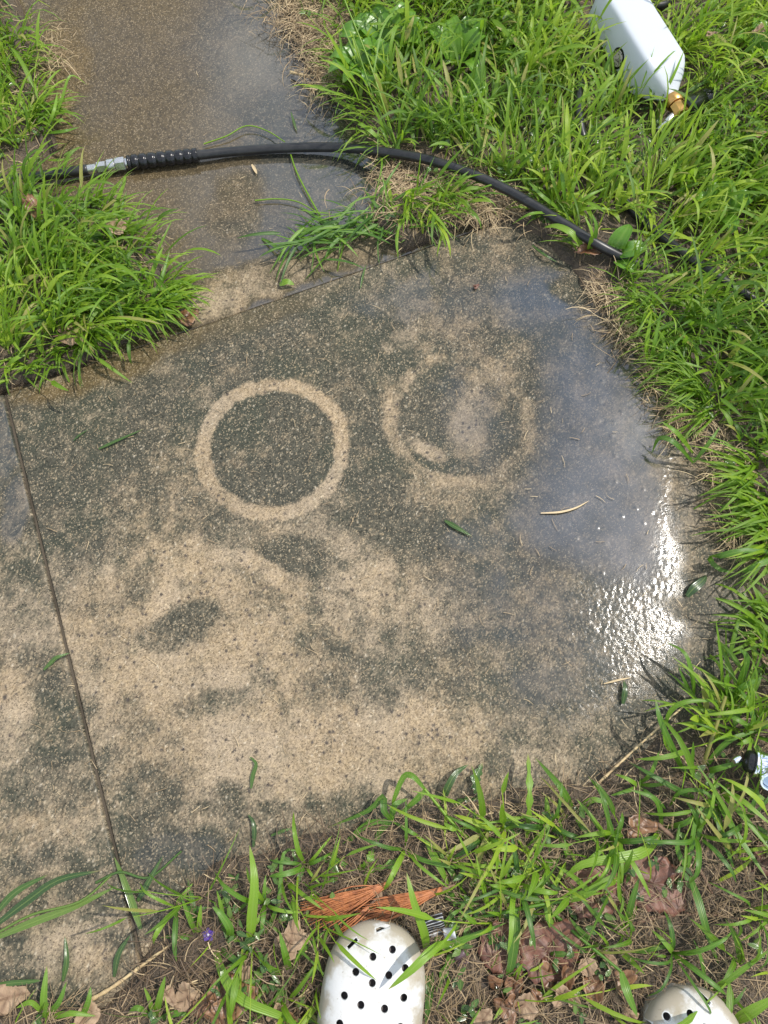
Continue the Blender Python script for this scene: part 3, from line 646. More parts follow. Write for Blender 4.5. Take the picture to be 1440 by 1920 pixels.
tuft('long arching broad blade sweeping to the bottom edge left of the left clog', [([(398,1762,.01),(422,1835,.05),(458,1876,.06),(525,1904,.05),(570,1926,.03)],15,.85), ([(398,1770,.01),(440,1800,.04),(450,1820,.03)],9,.3), ([(400,1770,.01),(440,1745,.02),(420,1690,.03)],8,.6)])
tuft('crabgrass tuft with green blades left of the left clog', [([(545,1828,.01),(535,1790,.05),(524,1746,.06)],10,.6), ([(545,1828,.01),(505,1815,.04),(480,1775,.03)],9,.3), ([(545,1830,.01),(520,1875,.03),(500,1900,.02)],11,.4), ([(548,1828,.01),(560,1790,.03),(610,1745,.03)],8,.5), ([(548,1830,.01),(575,1830,.03),(600,1810,.04)],8,.25)])
tuft('tall bright blade standing directly behind the toe of the left clog', [([(800,1792,.01),(796,1752,.06),(776,1692,.09),(762,1634,.09)],12,.85), ([(800,1795,.01),(806,1850,.03),(798,1925,.03)],13,.2), ([(802,1795,.01),(850,1770,.04),(950,1730,.05)],10,.6), ([(802,1795,.01),(840,1725,.04),(870,1700,.03)],7,.45)])
tuft('single green blade leaning across the top of the left clog', [([(852,1768,.02),(818,1776,.10),(772,1818,.115),(727,1856,.105)],12.5,.8)])
tuft('crabgrass runner with a fan of leaves reaching onto the slab', [([(912,1655,.01),(867,1622,.02),(800,1579,.025),(733,1538,.02)],4.5,.8,'stem'), ([(735,1538,.02),(720,1520,.035),(718,1494,.03),(690,1520,.02),(614,1552,.004)],10,.25), ([(735,1538,.02),(740,1510,.03),(766,1497,.02)],9,.4), ([(735,1538,.02),(690,1545,.02),(650,1580,.012),(612,1622,.006)],9,.4), ([(735,1538,.02),(712,1560,.015),(700,1600,.01)],9,.3), ([(738,1540,.02),(770,1560,.03),(790,1570,.02)],6,.6), ([(800,1579,.025),(822,1620,.04),(842,1662,.03)],11,.8), ([(820,1592,.025),(850,1640,.03),(858,1652,.02)],8,.7), ([(700,1545,.01),(690,1540,.02),(680,1560,.01)],6,.3)])
tuft('long pale jointed crabgrass stem angling up onto the slab, bent leaf at its end', [([(930,1608,.01),(900,1588,.02),(858,1554,.03),(796,1479,.04)],5.5,.95,'stem'), ([(796,1479,.04),(775,1456,.05),(757,1456,.045),(740,1495,.03),(735,1515,.02)],9,.6), ([(796,1482,.04),(780,1500,.035),(745,1530,.02)],9,.45), ([(858,1554,.03),(845,1552,.035),(832,1542,.03)],8,.9), ([(925,1604,.01),(905,1570,.03),(888,1528,.03)],6,.85)])
tuft('wet dark blade lying at the slab edge above the crabgrass runner', [([(829,1508,.004),(838,1480,.02),(855,1450,.02),(879,1433,.01)],11,.2)], mat=M_WET)
tuft('dark wide hanging blade right of the left clog', [([(966,1706,.05),(966,1740,.05),(960,1800,.04),(945,1864,.02)],15,.3), ([(966,1706,.05),(940,1712,.05),(880,1722,.03),(800,1725,.01)],5,.6,'stem'), ([(966,1706,.05),(1020,1695,.05),(1060,1690,.045)],5,.6,'stem'), ([(1022,1700,.045),(1032,1730,.04),(1045,1760,.02)],9,.75), ([(1022,1700,.045),(1000,1680,.04),(985,1640,.02)],9,.4)])
tuft('long trailing grass stem running down towards the right clog', [([(1024,1700,.03),(1088,1758,.04),(1165,1822,.05)],5,.5,'stem'), ([(1165,1822,.05),(1176,1860,.06),(1196,1908,.055)],12,.6), ([(1058,1690,.03),(1105,1672,.05),(1152,1638,.05)],12,.75), ([(1024,1700,.03),(1060,1760,.02),(1050,1775,.015)],8,.7)])
tuft('broad glossy arched blade across the litter below the slab corner', [([(1242,1552,.015),(1212,1594,.05),(1165,1608,.06),(1092,1621,.06),(1056,1650,.04)],15,.9), ([(1242,1552,.015),(1230,1500,.05),(1180,1480,.05)],8,.5), ([(1244,1552,.015),(1290,1540,.05),(1330,1500,.05)],8,.6)])
tuft('jagged dandelion rosette with toothed leaves at the lower slab edge', [([(985,1592,.012),(990,1545,.03),(993,1485,.045),(990,1412,.03)],26,.75,'dandelion'), ([(985,1592,.012),(960,1560,.03),(935,1520,.03)],22,.4,'dandelion'), ([(985,1595,.012),(1015,1620,.03),(1050,1612,.02)],24,.5,'dandelion'), ([(985,1595,.012),(955,1625,.03),(925,1660,.02)],22,.45,'dandelion'), ([(988,1592,.012),(1020,1560,.03),(1030,1520,.02)],18,.35,'dandelion')], 'dandelion_plant', 'dandelion')
tuft('dandelion with toothed leaves right beside the left clog', [([(890,1700,.012),(870,1760,.03),(838,1810,.03),(818,1870,.02)],28,.6,'dandelion'), ([(890,1700,.012),(850,1690,.03),(835,1650,.02)],22,.6,'dandelion'), ([(890,1700,.012),(920,1740,.03),(925,1790,.02)],24,.3,'dandelion'), ([(892,1698,.012),(940,1690,.03),(970,1660,.02)],22,.5,'dandelion'), ([(890,1700,.012),(860,1725,.03),(850,1760,.03)],20,.45,'dandelion')], 'dandelion_plant', 'dandelion')
tuft('small dandelion with toothed leaves between the slab and the pine needles', [([(660,1640,.01),(640,1615,.02),(600,1612,.015)],22,.6,'dandelion'), ([(660,1640,.01),(690,1615,.03),(700,1590,.02)],20,.7,'dandelion'), ([(660,1640,.01),(720,1625,.03),(760,1610,.02)],20,.65,'dandelion'), ([(660,1642,.01),(620,1650,.02),(585,1655,.01)],20,.4,'dandelion')], 'dandelion_plant', 'dandelion')
tuft('wet dandelion leaves lying flat on the slab edge', [([(905,1500,.008),(890,1470,.012),(905,1430,.008)],24,.35,'dandelion'), ([(905,1500,.008),(870,1500,.012),(850,1520,.008)],20,.3,'dandelion')], 'dandelion_plant', 'dandelion', M_WET)
tuft('pair of slim blades standing on the wet slab edge at the right', [([(1353,1290,.01),(1352,1240,.07),(1342,1160,.13)],8,.7), ([(1301,1312,.01),(1299,1275,.05),(1285,1226,.07),(1250,1204,.05)],7,.6), ([(1303,1312,.01),(1285,1280,.03),(1272,1250,.04)],6,.3)])
tuft('sheaf of green crabgrass stems at the right slab corner', [([(1314,1448,.01),(1335,1385,.05),(1361,1305,.07)],7,.98,'stem'), ([(1285,1452,.01),(1263,1408,.05),(1238,1350,.08),(1229,1310,.08)],10,.35), ([(1295,1460,.01),(1298,1420,.06),(1300,1390,.09)],9,.4), ([(1242,1376,.02),(1259,1331,.05),(1297,1314,.06),(1361,1316,.05)],8,.7), ([(1314,1448,.01),(1365,1390,.04),(1420,1370,.04)],9,.5), ([(1312,1450,.01),(1350,1440,.05),(1420,1420,.05)],9,.6), ([(1256,1410,.01),(1246,1390,.04),(1242,1340,.05)],5,.7), ([(1370,1320,.01),(1390,1290,.05),(1430,1270,.06)],10,.5), ([(1370,1322,.01),(1362,1280,.05),(1366,1262,.06)],12,.6), ([(1372,1320,.01),(1400,1240,.06),(1386,1215,.07)],10,.4)])
tuft('dark blue-green blade slanting down from the wet slab edge', [([(1310,1498,.015),(1276,1484,.04),(1225,1455,.05),(1178,1428,.03)],9,.15), ([(1255,1512,.02),(1276,1485,.05),(1319,1484,.06),(1353,1512,.05)],6,.4), ([(1310,1500,.015),(1340,1530,.04),(1350,1560,.03)],9,.5)])
tuft('drooping blade bent at the lower slab edge beside the dandelion', [([(1078,1528,.012),(1060,1490,.04),(1041,1463,.045),(1003,1420,.02)],10,.45), ([(1080,1528,.012),(1110,1500,.03),(1150,1510,.03)],9,.7), ([(1078,1530,.012),(1100,1560,.03),(1140,1600,.02)],9,.6), ([(1056,1566,.012),(1060,1590,.03),(1067,1618,.02)],8,.6)])
tuft('fan of long parallel bright blades at the right edge below the metal coupling', [([(1345,1478,.015),(1390,1500,.06),(1450,1550,.07)],9,.85), ([(1345,1480,.015),(1385,1520,.06),(1450,1600,.07)],9,.7), ([(1340,1484,.015),(1370,1545,.05),(1440,1650,.06)],10,.6), ([(1350,1474,.015),(1400,1480,.05),(1450,1510,.06)],9,.75), ([(1340,1484,.015),(1350,1550,.04),(1380,1640,.03)],9,.4), ([(1336,1484,.015),(1320,1530,.04),(1300,1600,.03)],9,.6)])
tuft('long dark blade slanting through dry litter above the right clog', [([(1289,1630,.03),(1310,1690,.05),(1327,1750,.05),(1349,1813,.02)],11,.3), ([(1290,1632,.03),(1300,1560,.05),(1310,1500,.05)],8,.55), ([(1288,1632,.03),(1270,1590,.04),(1275,1540,.04)],8,.4)])
tuft('slim leaning blade above the red-brown leaf', [([(1173,1738,.02),(1185,1690,.05),(1199,1643,.06)],9,.35), ([(1172,1738,.02),(1195,1725,.02),(1215,1700,.02)],4,.6)])
tuft('bright blades at the bottom right corner beside the right clog', [([(1327,1862,.02),(1370,1834,.05),(1450,1776,.07)],9,.7), ([(1372,1918,.03),(1410,1896,.06),(1460,1866,.07)],15,.85), ([(1327,1864,.02),(1315,1800,.04),(1300,1760,.04)],6,.4), ([(1340,1870,.02),(1375,1880,.04),(1400,1850,.04)],6,.3)])
tuft('curled dark blade arching over the wet concrete at the right edge', [([(1470,1038,.04),(1400,1032,.06),(1352,1042,.05),(1330,1046,.02),(1350,1068,.015),(1385,1074,.01)],11,.35), ([(1470,1040,.04),(1420,1060,.05),(1390,1075,.03)],9,.5)])
tuft('pointed blades at the grass edge over the muddy soil at the right', [([(1300,868,.01),(1265,830,.05),(1236,822,.04),(1222,850,.01)],9,.3), ([(1300,850,.01),(1270,812,.05),(1240,790,.05)],8,.75), ([(1300,868,.01),(1330,830,.04),(1350,800,.04)],7,.5)])
tuft('upright pale green sheaf of blades on the muddy edge at the right', [([(1216,690,.01),(1212,650,.05),(1222,585,.09)],11,.95), ([(1218,690,.01),(1228,640,.06),(1240,580,.09)],8,.7), ([(1216,692,.01),(1250,660,.06),(1290,620,.08)],7,.6), ([(1218,690,.01),(1270,680,.05),(1320,690,.05)],7,.8)])
tuft('broad bent blades leaning on the hose where it meets the slab corner', [([(1100,476,.02),(1075,440,.05),(1045,424,.05),(1020,426,.035)],13,.9), ([(1100,476,.02),(1110,440,.07),(1095,402,.09)],9,.85), ([(1104,478,.02),(1118,430,.07),(1110,400,.09)],8,.6)])
tuft('big clump of bright grass above the middle of the hose', [([(1060,400,.02),(1040,350,.07),(1030,300,.09)],9,.8), ([(1060,400,.02),(1075,350,.07),(1085,310,.09)],8,.9), ([(1060,400,.02),(1020,370,.06),(990,340,.06)],8,.7), ([(1062,400,.02),(1100,370,.06),(1140,350,.06)],8,.75), ([(1062,402,.02),(1110,390,.05),(1160,395,.04)],8,.85), ([(1058,402,.02),(1000,400,.06),(960,420,.035)],8,.7), ([(1062,400,.02),(1055,340,.08),(1050,290,.10)],8,.6)])
tuft('tall seed stalk of grass leaning over the broad plantain leaves', [([(752,300,.012),(720,200,.07),(690,110,.11),(650,10,.15),(640,-20,.16)],3.5,.95,'stem'), ([(752,300,.012),(700,180,.07),(660,60,.11)],3,.8,'stem'), ([(700,140,.1),(715,60,.12),(740,20,.12)],4,.7)])
tuft('arching blades over the slab edge beside the upper path', [([(735,285,.012),(700,250,.05),(672,232,.05),(668,252,.015)],8,.8), ([(735,285,.012),(722,255,.05),(710,240,.05),(708,300,.03)],4,.7), ([(735,285,.012),(760,250,.05),(790,230,.05)],7,.6)])
tuft('thin grass stems crossing the hose over its lowest grass clump', [([(870,370,.012),(905,352,.045),(960,338,.05),(1010,335,.05)],4,.8,'stem'), ([(870,370,.012),(885,400,.02),(905,420,.01)],6,.6), ([(845,380,.012),(860,340,.05),(880,320,.06)],6,.7)])
tuft('wide-bladed tuft overhanging the path edge above the hose coupling', [([(95,240,.012),(115,190,.04),(132,142,.06),(165,160,.03)],6,.8), ([(90,245,.012),(115,225,.05),(140,240,.01)],9,.7), ([(80,250,.012),(120,246,.04),(150,238,.02)],7,.5), ([(80,255,.012),(100,212,.05),(108,172,.05)],7,.85), ([(90,300,.012),(110,300,.04),(136,296,.01)],6,.95)])
tuft('twin upright blades touching the hose coupling from below', [([(208,432,.012),(216,390,.03),(232,345,.045),(236,330,.05)],8,.85), ([(212,432,.012),(225,400,.03),(238,356,.04)],5,.5), ([(210,432,.012),(240,415,.03),(285,398,.01)],7,.8)])
tuft('leaning blades at the tip of the grass beside the brown wet leaf', [([(270,585,.012),(300,530,.04),(318,470,.05)],8,.6), ([(270,590,.012),(320,555,.04),(372,558,.01)],9,.4), ([(270,590,.012),(310,560,.04),(345,535,.03)],6,.85), ([(275,600,.012),(290,575,.04),(300,610,.01)],8,.55), ([(260,580,.012),(290,500,.05),(306,462,.06)],9,.9)])
tuft('upright blades beside the pale curled leaf at the slab edge', [([(175,655,.01),(185,625,.03),(193,600,.04)],6,.8), ([(85,670,.01),(72,640,.04),(78,610,.05)],9,.85), ([(10,690,.01),(30,672,.03),(70,655,.02)],8,.9), ([(110,620,.01),(120,590,.04),(128,575,.05)],8,.7)])
tuft('green crabgrass blades around the small violet flower', [([(372,1760,.01),(355,1720,.03),(340,1680,.03)],9,.7), ([(372,1760,.01),(374,1725,.03),(377,1695,.04)],7,.85), ([(420,1765,.01),(432,1745,.04),(415,1715,.05),(398,1700,.05)],11,.55), ([(420,1765,.01),(417,1710,.04),(406,1668,.05)],7,.8), ([(375,1765,.01),(340,1755,.02),(300,1758,.01)],8,.4), ([(375,1768,.01),(390,1795,.02),(345,1800,.01)],9,.35), ([(372,1760,.01),(362,1700,.02),(352,1645,.01)],9,.2)])
tuft('grass tuft at the bottom left corner of the slab', [([(85,1905,.01),(82,1870,.03),(88,1810,.03)],10,.7), ([(85,1905,.01),(110,1880,.03),(125,1840,.03)],8,.5), ([(85,1908,.01),(60,1880,.03),(30,1890,.02)],8,.8), ([(150,1915,.01),(165,1880,.03),(170,1850,.03)],8,.6), ([(90,1910,.01),(130,1900,.03),(180,1905,.02)],8,.75)])
tuft('short grass tuft at the bottom edge below the straw stalk', [([(290,1915,.01),(300,1870,.04),(310,1830,.05)],10,.75), ([(290,1915,.01),(260,1890,.03),(240,1900,.02)],8,.6), ([(292,1915,.01),(330,1900,.03),(370,1905,.02)],9,.5), ([(288,1915,.01),(282,1880,.03),(270,1850,.03)],8,.85)])

# ordinary broad-bladed tufts along the lower edge of the slab and in the litter at the right
ORD = 'first second third fourth fifth sixth seventh eighth ninth tenth eleventh twelfth thirteenth fourteenth'.split()
def auto_tuft(label, px, py, n, Lr, seed):
    r_ = random.Random(seed); b = G(px, py); z0 = max(0.0, float(soil_z(b[0], b[1]))); t = thing('grass_tuft', label, 'grass tuft', (b[0], b[1], 0.0), 'large grass tufts and weeds')
    for k in range(n):
        az = k*6.283/n+r_.uniform(-.5, .5); L = r_.uniform(*Lr); h = r_.uniform(.25, .6)*L; d_ = np.array([math.cos(az), math.sin(az), 0]); sd = np.array([-d_[1], d_[0], 0])*r_.uniform(-.15, .15)*L
        o_ = np.array([b[0], b[1], z0]); hz_ = r_.uniform(.55, .85)*L
        pts = [o_, o_+d_*hz_*.3+[0, 0, h*.8], o_+d_*hz_*.7+sd*.6+[0, 0, h], o_+d_*hz_+sd+[0, 0, h*r_.uniform(.3, .9)]]
        part('blade', ribbon('blade', pts, r_.uniform(.004, .0085), r_.uniform(.05, .95), roll=r_.uniform(-.4, .4)), M_WEED, t)
spots = [(335,1700),(500,1690),(575,1620),(760,1590),(905,1565),(1020,1545),(1190,1470)]
for i, (a, b) in enumerate(spots): auto_tuft('crabgrass tuft at the lower slab edge, %s from the left of the row' % ORD[i], a, b, 5+i % 3, (.04, .10), 300+i)
spots = [(960,1650),(1130,1570),(1290,1560),(1380,1540),(1395,1380),(1395,1700),(1250,1780)]
for i, (a, b) in enumerate(sorted(spots)): auto_tuft('leafy grass tuft in the lower right litter, %s from the left' % ORD[i], a, b, 6+i % 3, (.06, .12), 400+i)
def plantain(label, cx, cy, leaves, tint=0.6):
    base = G(cx, cy); t = thing('plantain_plant', label, 'plantain', (base[0], base[1], 0.0), 'broad-leaved weeds in the lawn')
    for az, L, W, tl in leaves:
        a = math.radians(az); dv_ = np.array([math.cos(a), math.sin(a), 0]); b0 = np.array([base[0], base[1], 0.012])
        pts = [b0, b0+dv_*L*0.30+[0, 0, 0.038], b0+dv_*L*0.75+[0, 0, 0.058], b0+dv_*L+[0, 0, 0.045]]
        part('leaf', ribbon('leaf', pts, W, tl, 'ovate', fold=0.35, roll=U(-.3, .3), nseg=18), M_BROAD, t)
plantain('large plantain rosette with broad leaves beside the upper path', 730, 120, [(175,.10,.050,.35),(120,.085,.05,.5),(60,.09,.05,.7),(20,.08,.045,.6),(-20,.07,.04,.8),(150,.09,.05,.6),(90,.08,.045,.85),(215,.07,.035,.5)])
plantain('plantain rosette with leaves overhanging the path edge', 700, 165, [(170,.085,.042,.55),(195,.09,.04,.45),(220,.075,.035,.6),(140,.07,.04,.4),(60,.06,.035,.7),(260,.06,.035,.5)])
plantain('plantain with upright leaves between the path rosettes and the bottle', 850, 140, [(140,.08,.045,.6),(100,.08,.04,.8),(60,.09,.045,.5),(30,.07,.04,.7),(-60,.075,.042,.75)])
plantain('single plantain in the lawn above the middle of the hose', 860, 205, [(-30,.055,.035,.75),(-80,.05,.03,.6),(20,.05,.03,.5)])
tuft('broad oval leaves standing by the hose near the slab corner', [([(1150,482,.02),(1158,455,.05),(1172,432,.06),(1180,420,.055)],34,.55,'ovate'), ([(1150,482,.02),(1175,470,.05),(1200,462,.055),(1214,462,.05)],30,.35,'ovate'), ([(1150,484,.02),(1165,492,.04),(1185,502,.04),(1196,508,.035)],24,.6,'ovate')], 'broadleaf_weed', 'weed', M_BROAD)
plantain('broad-leaved weed among grass in the right lawn', 1330, 430, [(90,.06,.036,.7),(160,.055,.03,.85),(20,.06,.035,.6),(-80,.055,.03,.7)])
plantain('broad-leaved weed at the top right corner of the lawn', 1400, 130, [(90,.06,.036,.7),(170,.055,.03,.85),(20,.06,.035,.6),(-80,.055,.03,.7)])


# cut blades and stems lying on the concrete
def clip(label, pts, W, tint, mat=None, prof='blade', name='grass_clipping'):
    P = PX(pts); m = stem_mesh('grass_clipping', P, W/2000, tint) if prof == 'stem' else ribbon('grass_clipping', P, W/1000, tint, 'blade', roll=U(-.2, .2))
    return link(name, m, mat or M_WET, label=label, cat='grass clipping', group='cut grass lying on the concrete')
clip('pale thin straw lying in the blue water reflection', [(1014,962,.004),(1050,960,.005),(1080,952,.005),(1106,938,.004)], 3.5, .99, M_STRAW)
clip('short dark wet leaf piece on the slab below the right ring', [(834,976,.004),(855,988,.007),(886,1006,.005)], 8, .3)
clip('curled green blade bridging the slab joint', [(82,1256,.006),(98,1240,.010),(108,1232,.012),(132,1224,.006)], 8, .5)
clip('small green clipping alone on the sandy slab', [(471,1478,.005),(474,1455,.007),(480,1432,.009),(467,1418,.006)], 7, .45)
clip('dark wet curl on the slab above the upright bright blade', [(475,1588,.005),(477,1560,.008),(474,1540,.008),(464,1526,.005)], 7, .15)
clip('thin green clipping on the slab right of the dark wet curl', [(508,1567,.004),(530,1558,.006),(548,1553,.004)], 5, .5)
clip('dark blade fragment on the left part of the mossy slab', [(185,842,.004),(215,828,.006),(270,804,.004)], 6, .3)
clip('tiny twisted straw on the upper left of the slab', [(138,826,.004),(150,815,.005),(166,805,.004)], 4, .2)
clip('dark slug-like blade on the glittering wet concrete', [(1288,1118,.005),(1302,1102,.010),(1318,1088,.008),(1325,1078,.005)], 14, .1)
clip('dark curved blade at the right edge of the wet concrete', [(1378,1198,.005),(1384,1175,.008),(1400,1160,.008),(1440,1148,.01)], 9, .2)
clip('thin straw stem in the glints near the right slab edge', [(1392,1110,.005),(1410,1135,.006),(1440,1150,.006)], 4, .6, None, 'stem')
clip('dark leaf piece on the bumpy concrete above the lower edge', [(1168,1320,.006),(1172,1295,.009),(1170,1275,.006)], 9, .15)
clip('thin tan straw crossing the dark leaf piece', [(1132,1282,.006),(1160,1275,.010),(1185,1270,.006)], 3, .9, M_STRAW)
clip('long green blade lying over the end of the slab joint', [(264,1742,.006),(250,1700,.010),(232,1650,.010),(214,1606,.005)], 11, .8)
clip('dark narrow blade beside the end of the slab joint', [(214,1832,.006),(222,1790,.010),(245,1752,.006)], 9, .2)
clip('wet blade lying at the right of the slab joint', [(258,1690,.005),(275,1660,.010),(305,1605,.006)], 9, .25)
clip('narrow stem lying across the slab joint near its end', [(180,1655,.006),(225,1635,.012),(280,1645,.008),(340,1596,.004)], 4, .5, None, 'stem')
clip('long bright blade in the wet clippings at the left edge', [(-15,1762,.006),(60,1730,.012),(140,1700,.012),(222,1660,.006)], 11, .85)
clip('dark wet blade in the clippings at the left edge', [(-15,1740,.006),(50,1690,.012),(110,1650,.012),(190,1632,.006)], 12, .15)
clip('flattened wet leaf at the left edge above the bright blade', [(-10,1715,.006),(30,1672,.010),(90,1640,.006)], 10, .35)
clip('brownish wet stem in the clippings at the left edge', [(-10,1752,.008),(60,1715,.014),(150,1690,.014),(210,1640,.01)], 4, .9, None, 'stem')
clip('blade hanging at the bottom left of the slab', [(118,1840,.006),(125,1800,.010),(122,1755,.006)], 8, .3)
clip('dark green blade lying along the bottom left edge', [(-10,1846,.006),(40,1842,.008),(80,1838,.006)], 7, .4)
clip('long jointed stem passing under the hose on the upper path', [(600,405,-.006),(575,360,-.006),(556,322,-.004),(545,290,-.008)], 4, .85, M_WEED, 'stem')
clip('thin pale stem lying across the upper path below the hose', [(478,376,-.009),(520,373,-.008),(560,379,-.006),(600,402,-.004)], 3, .95, M_WEED, 'stem')
clip('branched pale stem lying above the hose on the upper path', [(382,270,-.008),(425,255,-.006),(462,236,-.004),(500,245,-.004),(534,266,.0)], 3, .95, M_WEED, 'stem')
clip('small sprig of dark blades on the upper path above the hose', [(556,244,-.01),(550,225,-.005),(545,208,-.005)], 5, .35)
clip('tiny green leaf on the silt at the slab step', [(524,534,-.008),(538,528,-.002),(552,534,-.008)], 12, .8, M_WEED)
clip('thin dark blade lying on the slab just below the step', [(676,540,.004),(681,515,.006),(687,495,.004)], 4, .5)
clip('bent straw on the slab under the top right corner', [(998,460,.006),(1022,478,.012),(1045,492,.006)], 5, .3)
clip('short broken stem on the path in the shade of the hose', [(472,308,-.01),(478,318,-.008),(482,326,-.01)], 6, .9, M_STRAW)
# heap of wet cut grass over the step
heap = Blades()
for _ in range(170):
    t = random.random()**.8; q = G(545+t*260+random.gauss(0, 12), 462-t*72+random.gauss(0, 14))
    heap.add(q[0], q[1], 0.002+U(0, 0.014), random.choice((0.35, 3.5, 3.5))+random.gauss(0, 0.6), U(-0.2, 0.4), U(0.2, 0.8), U(0.04, 0.10), U(0.003, 0.007), U(0, 0.8), U(-.5, .5), 0.3, U(-.6, .6))
for _ in range(40):
    q = G(U(700, 930), U(300, 420)); heap.add(q[0], q[1], 0.01+U(0, 0.01), U(0, 6.28), U(0.1, 0.9), U(0.3, 1.2), U(0.05, 0.10), U(0.003, 0.006), U(0.3, 0.9), U(-.5, .5), 0.3, U(-.6, .6))
link('grass_cuttings', heap.mesh('grass_cuttings', 6), M_WEED, label='heap of flattened cut grass over the step below the hose', cat='grass cuttings', kind='stuff')
# bits of straw washed over the concrete
bits = Blades()
for _ in range(420):
    q = G(U(60, 1380), U(0, 1600)); dd = float(sdist(q[0], q[1]))
    if dd > -0.01: continue
    lvl = 0.0035 if (q-TL)@dv < 0 else -0.0105
    bits.add(q[0], q[1], lvl+0.0005, U(0, 6.28), U(-0.02, 0.08), 0.05, U(0.006, 0.022), U(0.0006, 0.0011), U(0.3, 1), U(-.8, .8), 0.1, 0, 0.8)
link('straw_bits', bits.mesh('straw_bits', 3), M_STRAW, label='fine straw bits scattered over the wet concrete', cat='straw', kind='stuff')

# ------------------------------------------------------------------ dead leaves
def dead_leaf(label, px, py, size, mat, z=0.012, aspect=0.8, ang=0, curl=0.2, lobes=5, group='dead leaves', jag=0.18, seed=0, tilt=(0, 0)):
    r_ = random.Random(seed*13+int(px)); nr, na = 6, 40; V = [(0, 0, 0)]; vein = [1.0]
    ph = r_.uniform(0, 6.28)
    rim = [1+jag*math.cos(lobes*(a/na*6.283)+ph)+r_.uniform(-.10, .10)-0.25*max(0, math.cos(a/na*6.283-3.14))**6 for a in range(na)]
    for i in range(1, nr+1):
        for a in range(na):
            th = a/na*6.283; rr = i/nr*rim[a]*size/2; x = rr*math.cos(th); y = rr*math.sin(th)*aspect
            zz_ = curl*size*((i/nr)**2)*(0.45+0.55*math.cos(2*th+ph))+0.10*size*(float(vnoise(x, y, 95, seed+3))-0.5)+0.05*size*(float(vnoise(x, y, 260, seed+5))-0.5)
            V.append((x, y, zz_)); vein.append(max(0.0, 1-abs(math.sin(lobes*0.5*th+ph/2))*i*0.8) if i > 1 else 0.6)
    F = [(0, 1+a, 1+(a+1) % na) for a in range(na)]
    for i in range(nr-1):
        for a in range(na): F.append((1+i*na+a, 1+(i+1)*na+a, 1+(i+1)*na+(a+1) % na, 1+i*na+(a+1) % na))
    # leaf stalk
    k = len(V); L = size*0.62
    for j, (dx, w_) in enumerate(((0, .0012), (-0.5*L, .001), (-0.8*L, .0008), (-1.05*L, .0007))):
        V += [(dx, w_, 0.001+0.002*j), (dx, -w_, 0.001+0.002*j)]; vein += [1, 1]
        if j: F.append((k+2*j-2, k+2*j-1, k+2*j+1, k+2*j))
    m = bpy.data.meshes.new('dead_leaf'); m.from_pydata(V, [], F)
    for p in m.polygons: p.use_smooth = True
    m.attributes.new('vein', 'FLOAT', 'POINT').data.foreach_set('value', vein); m.update()
    mod_th = 0.0006
    o = link('dead_leaf', m, mat, label=label, cat='leaf', group=group); c = G(px, py)
    sol = o.modifiers.new('thickness', 'SOLIDIFY'); sol.thickness = mod_th
    o.location = (c[0], c[1], z+max(0.0, float(soil_z(c[0], c[1])))*0.85); o.rotation_euler = (tilt[0], tilt[1], math.radians(ang)); return o
dead_leaf('pale tan crumpled dry leaf at the slab edge on the left', 152, 640, .062, M_TAN, .02, .8, 20, .14, 5, seed=1, jag=.10)
dead_leaf('wet orange-brown leaf flat against the slab edge', 350, 596, .046, M_BROWN, .004, .7, 10, .06, 3, seed=2)
dead_leaf('wet brown leaf curled over the orange-brown leaf at the grass tip', 338, 566, .050, M_BROWN, .012, .6, 60, .15, 3, seed=3)
dead_leaf('narrow brown leaf standing in the left grass below the hose', 98, 440, .070, M_BROWN, .05, .35, -50, .2, 3, seed=4, tilt=(.3, .2))
dead_leaf('pale leaf in the left grass near the path', 228, 455, .050, M_TAN, .03, .6, -20, .15, 3, seed=5)
dead_leaf('brown leaf in the right lawn at the frame edge', 1418, 305, .075, M_BROWN, .045, .5, 20, .15, 3, seed=6, tilt=(.2, .1))
dead_leaf('small pinkish tan leaf in the lawn right of the bottle', 1392, 118, .034, M_TAN, .055, .5, 30, .2, 3, seed=7)
dead_leaf('tiny tan leaf close to the right side of the bottle', 1305, 124, .022, M_TAN, .055, .6, 0, .2, 3, seed=8)
dead_leaf('small tan leaf in the lawn between plantains and hose', 876, 215, .036, M_TAN, .03, .5, 50, .15, 3, seed=9)
dead_leaf('brown leaf lying above the hose in the right lawn', 1012, 348, .034, M_BROWN, .03, .5, -10, .12, 3, seed=10)
dead_leaf('dark brown leaf at the slab corner', 1098, 488, .052, M_BROWN, .02, .6, 20, .15, 3, seed=11)
dead_leaf('tan leaf in the grass at the right frame edge', 1425, 872, .036, M_TAN, .03, .5, 5, .1, 3, seed=12)
dead_leaf('tan leaf by the slab corner grass at the right frame edge', 1424, 1252, .036, M_TAN, .03, .5, -40, .1, 3, seed=13)
dead_leaf('pale torn leaf left of the clog under green blades', 552, 1752, .046, M_TAN, .02, .8, 60, .14, 4, seed=14)
dead_leaf('brown curled leaf at the bottom left of the clog', 425, 1868, .085, M_BROWN, .012, .7, 30, .12, 4, seed=15)
dead_leaf('tan leaf in the bottom left corner', 20, 1868, .055, M_TAN, .008, .6, 10, .08, 3, seed=16)
dead_leaf('tan leaf fragment at the bottom edge left of the clog', 170, 1900, .045, M_TAN, .01, .6, 50, .1, 3, seed=17)
dead_leaf('large wet red-brown leaf below the broad arched blade', 1100, 1665, .085, M_RED, .012, .75, 20, .06, 4, seed=18, jag=.08)
dead_leaf('large wet red-brown leaf right of its twin', 1212, 1650, .105, M_RED, .011, .7, -20, .06, 4, seed=19, jag=.08)
dead_leaf('dark red-brown leaf beside the hanging wide blade', 1020, 1775, .100, M_RED, .012, .75, 30, .08, 4, seed=20, jag=.08)
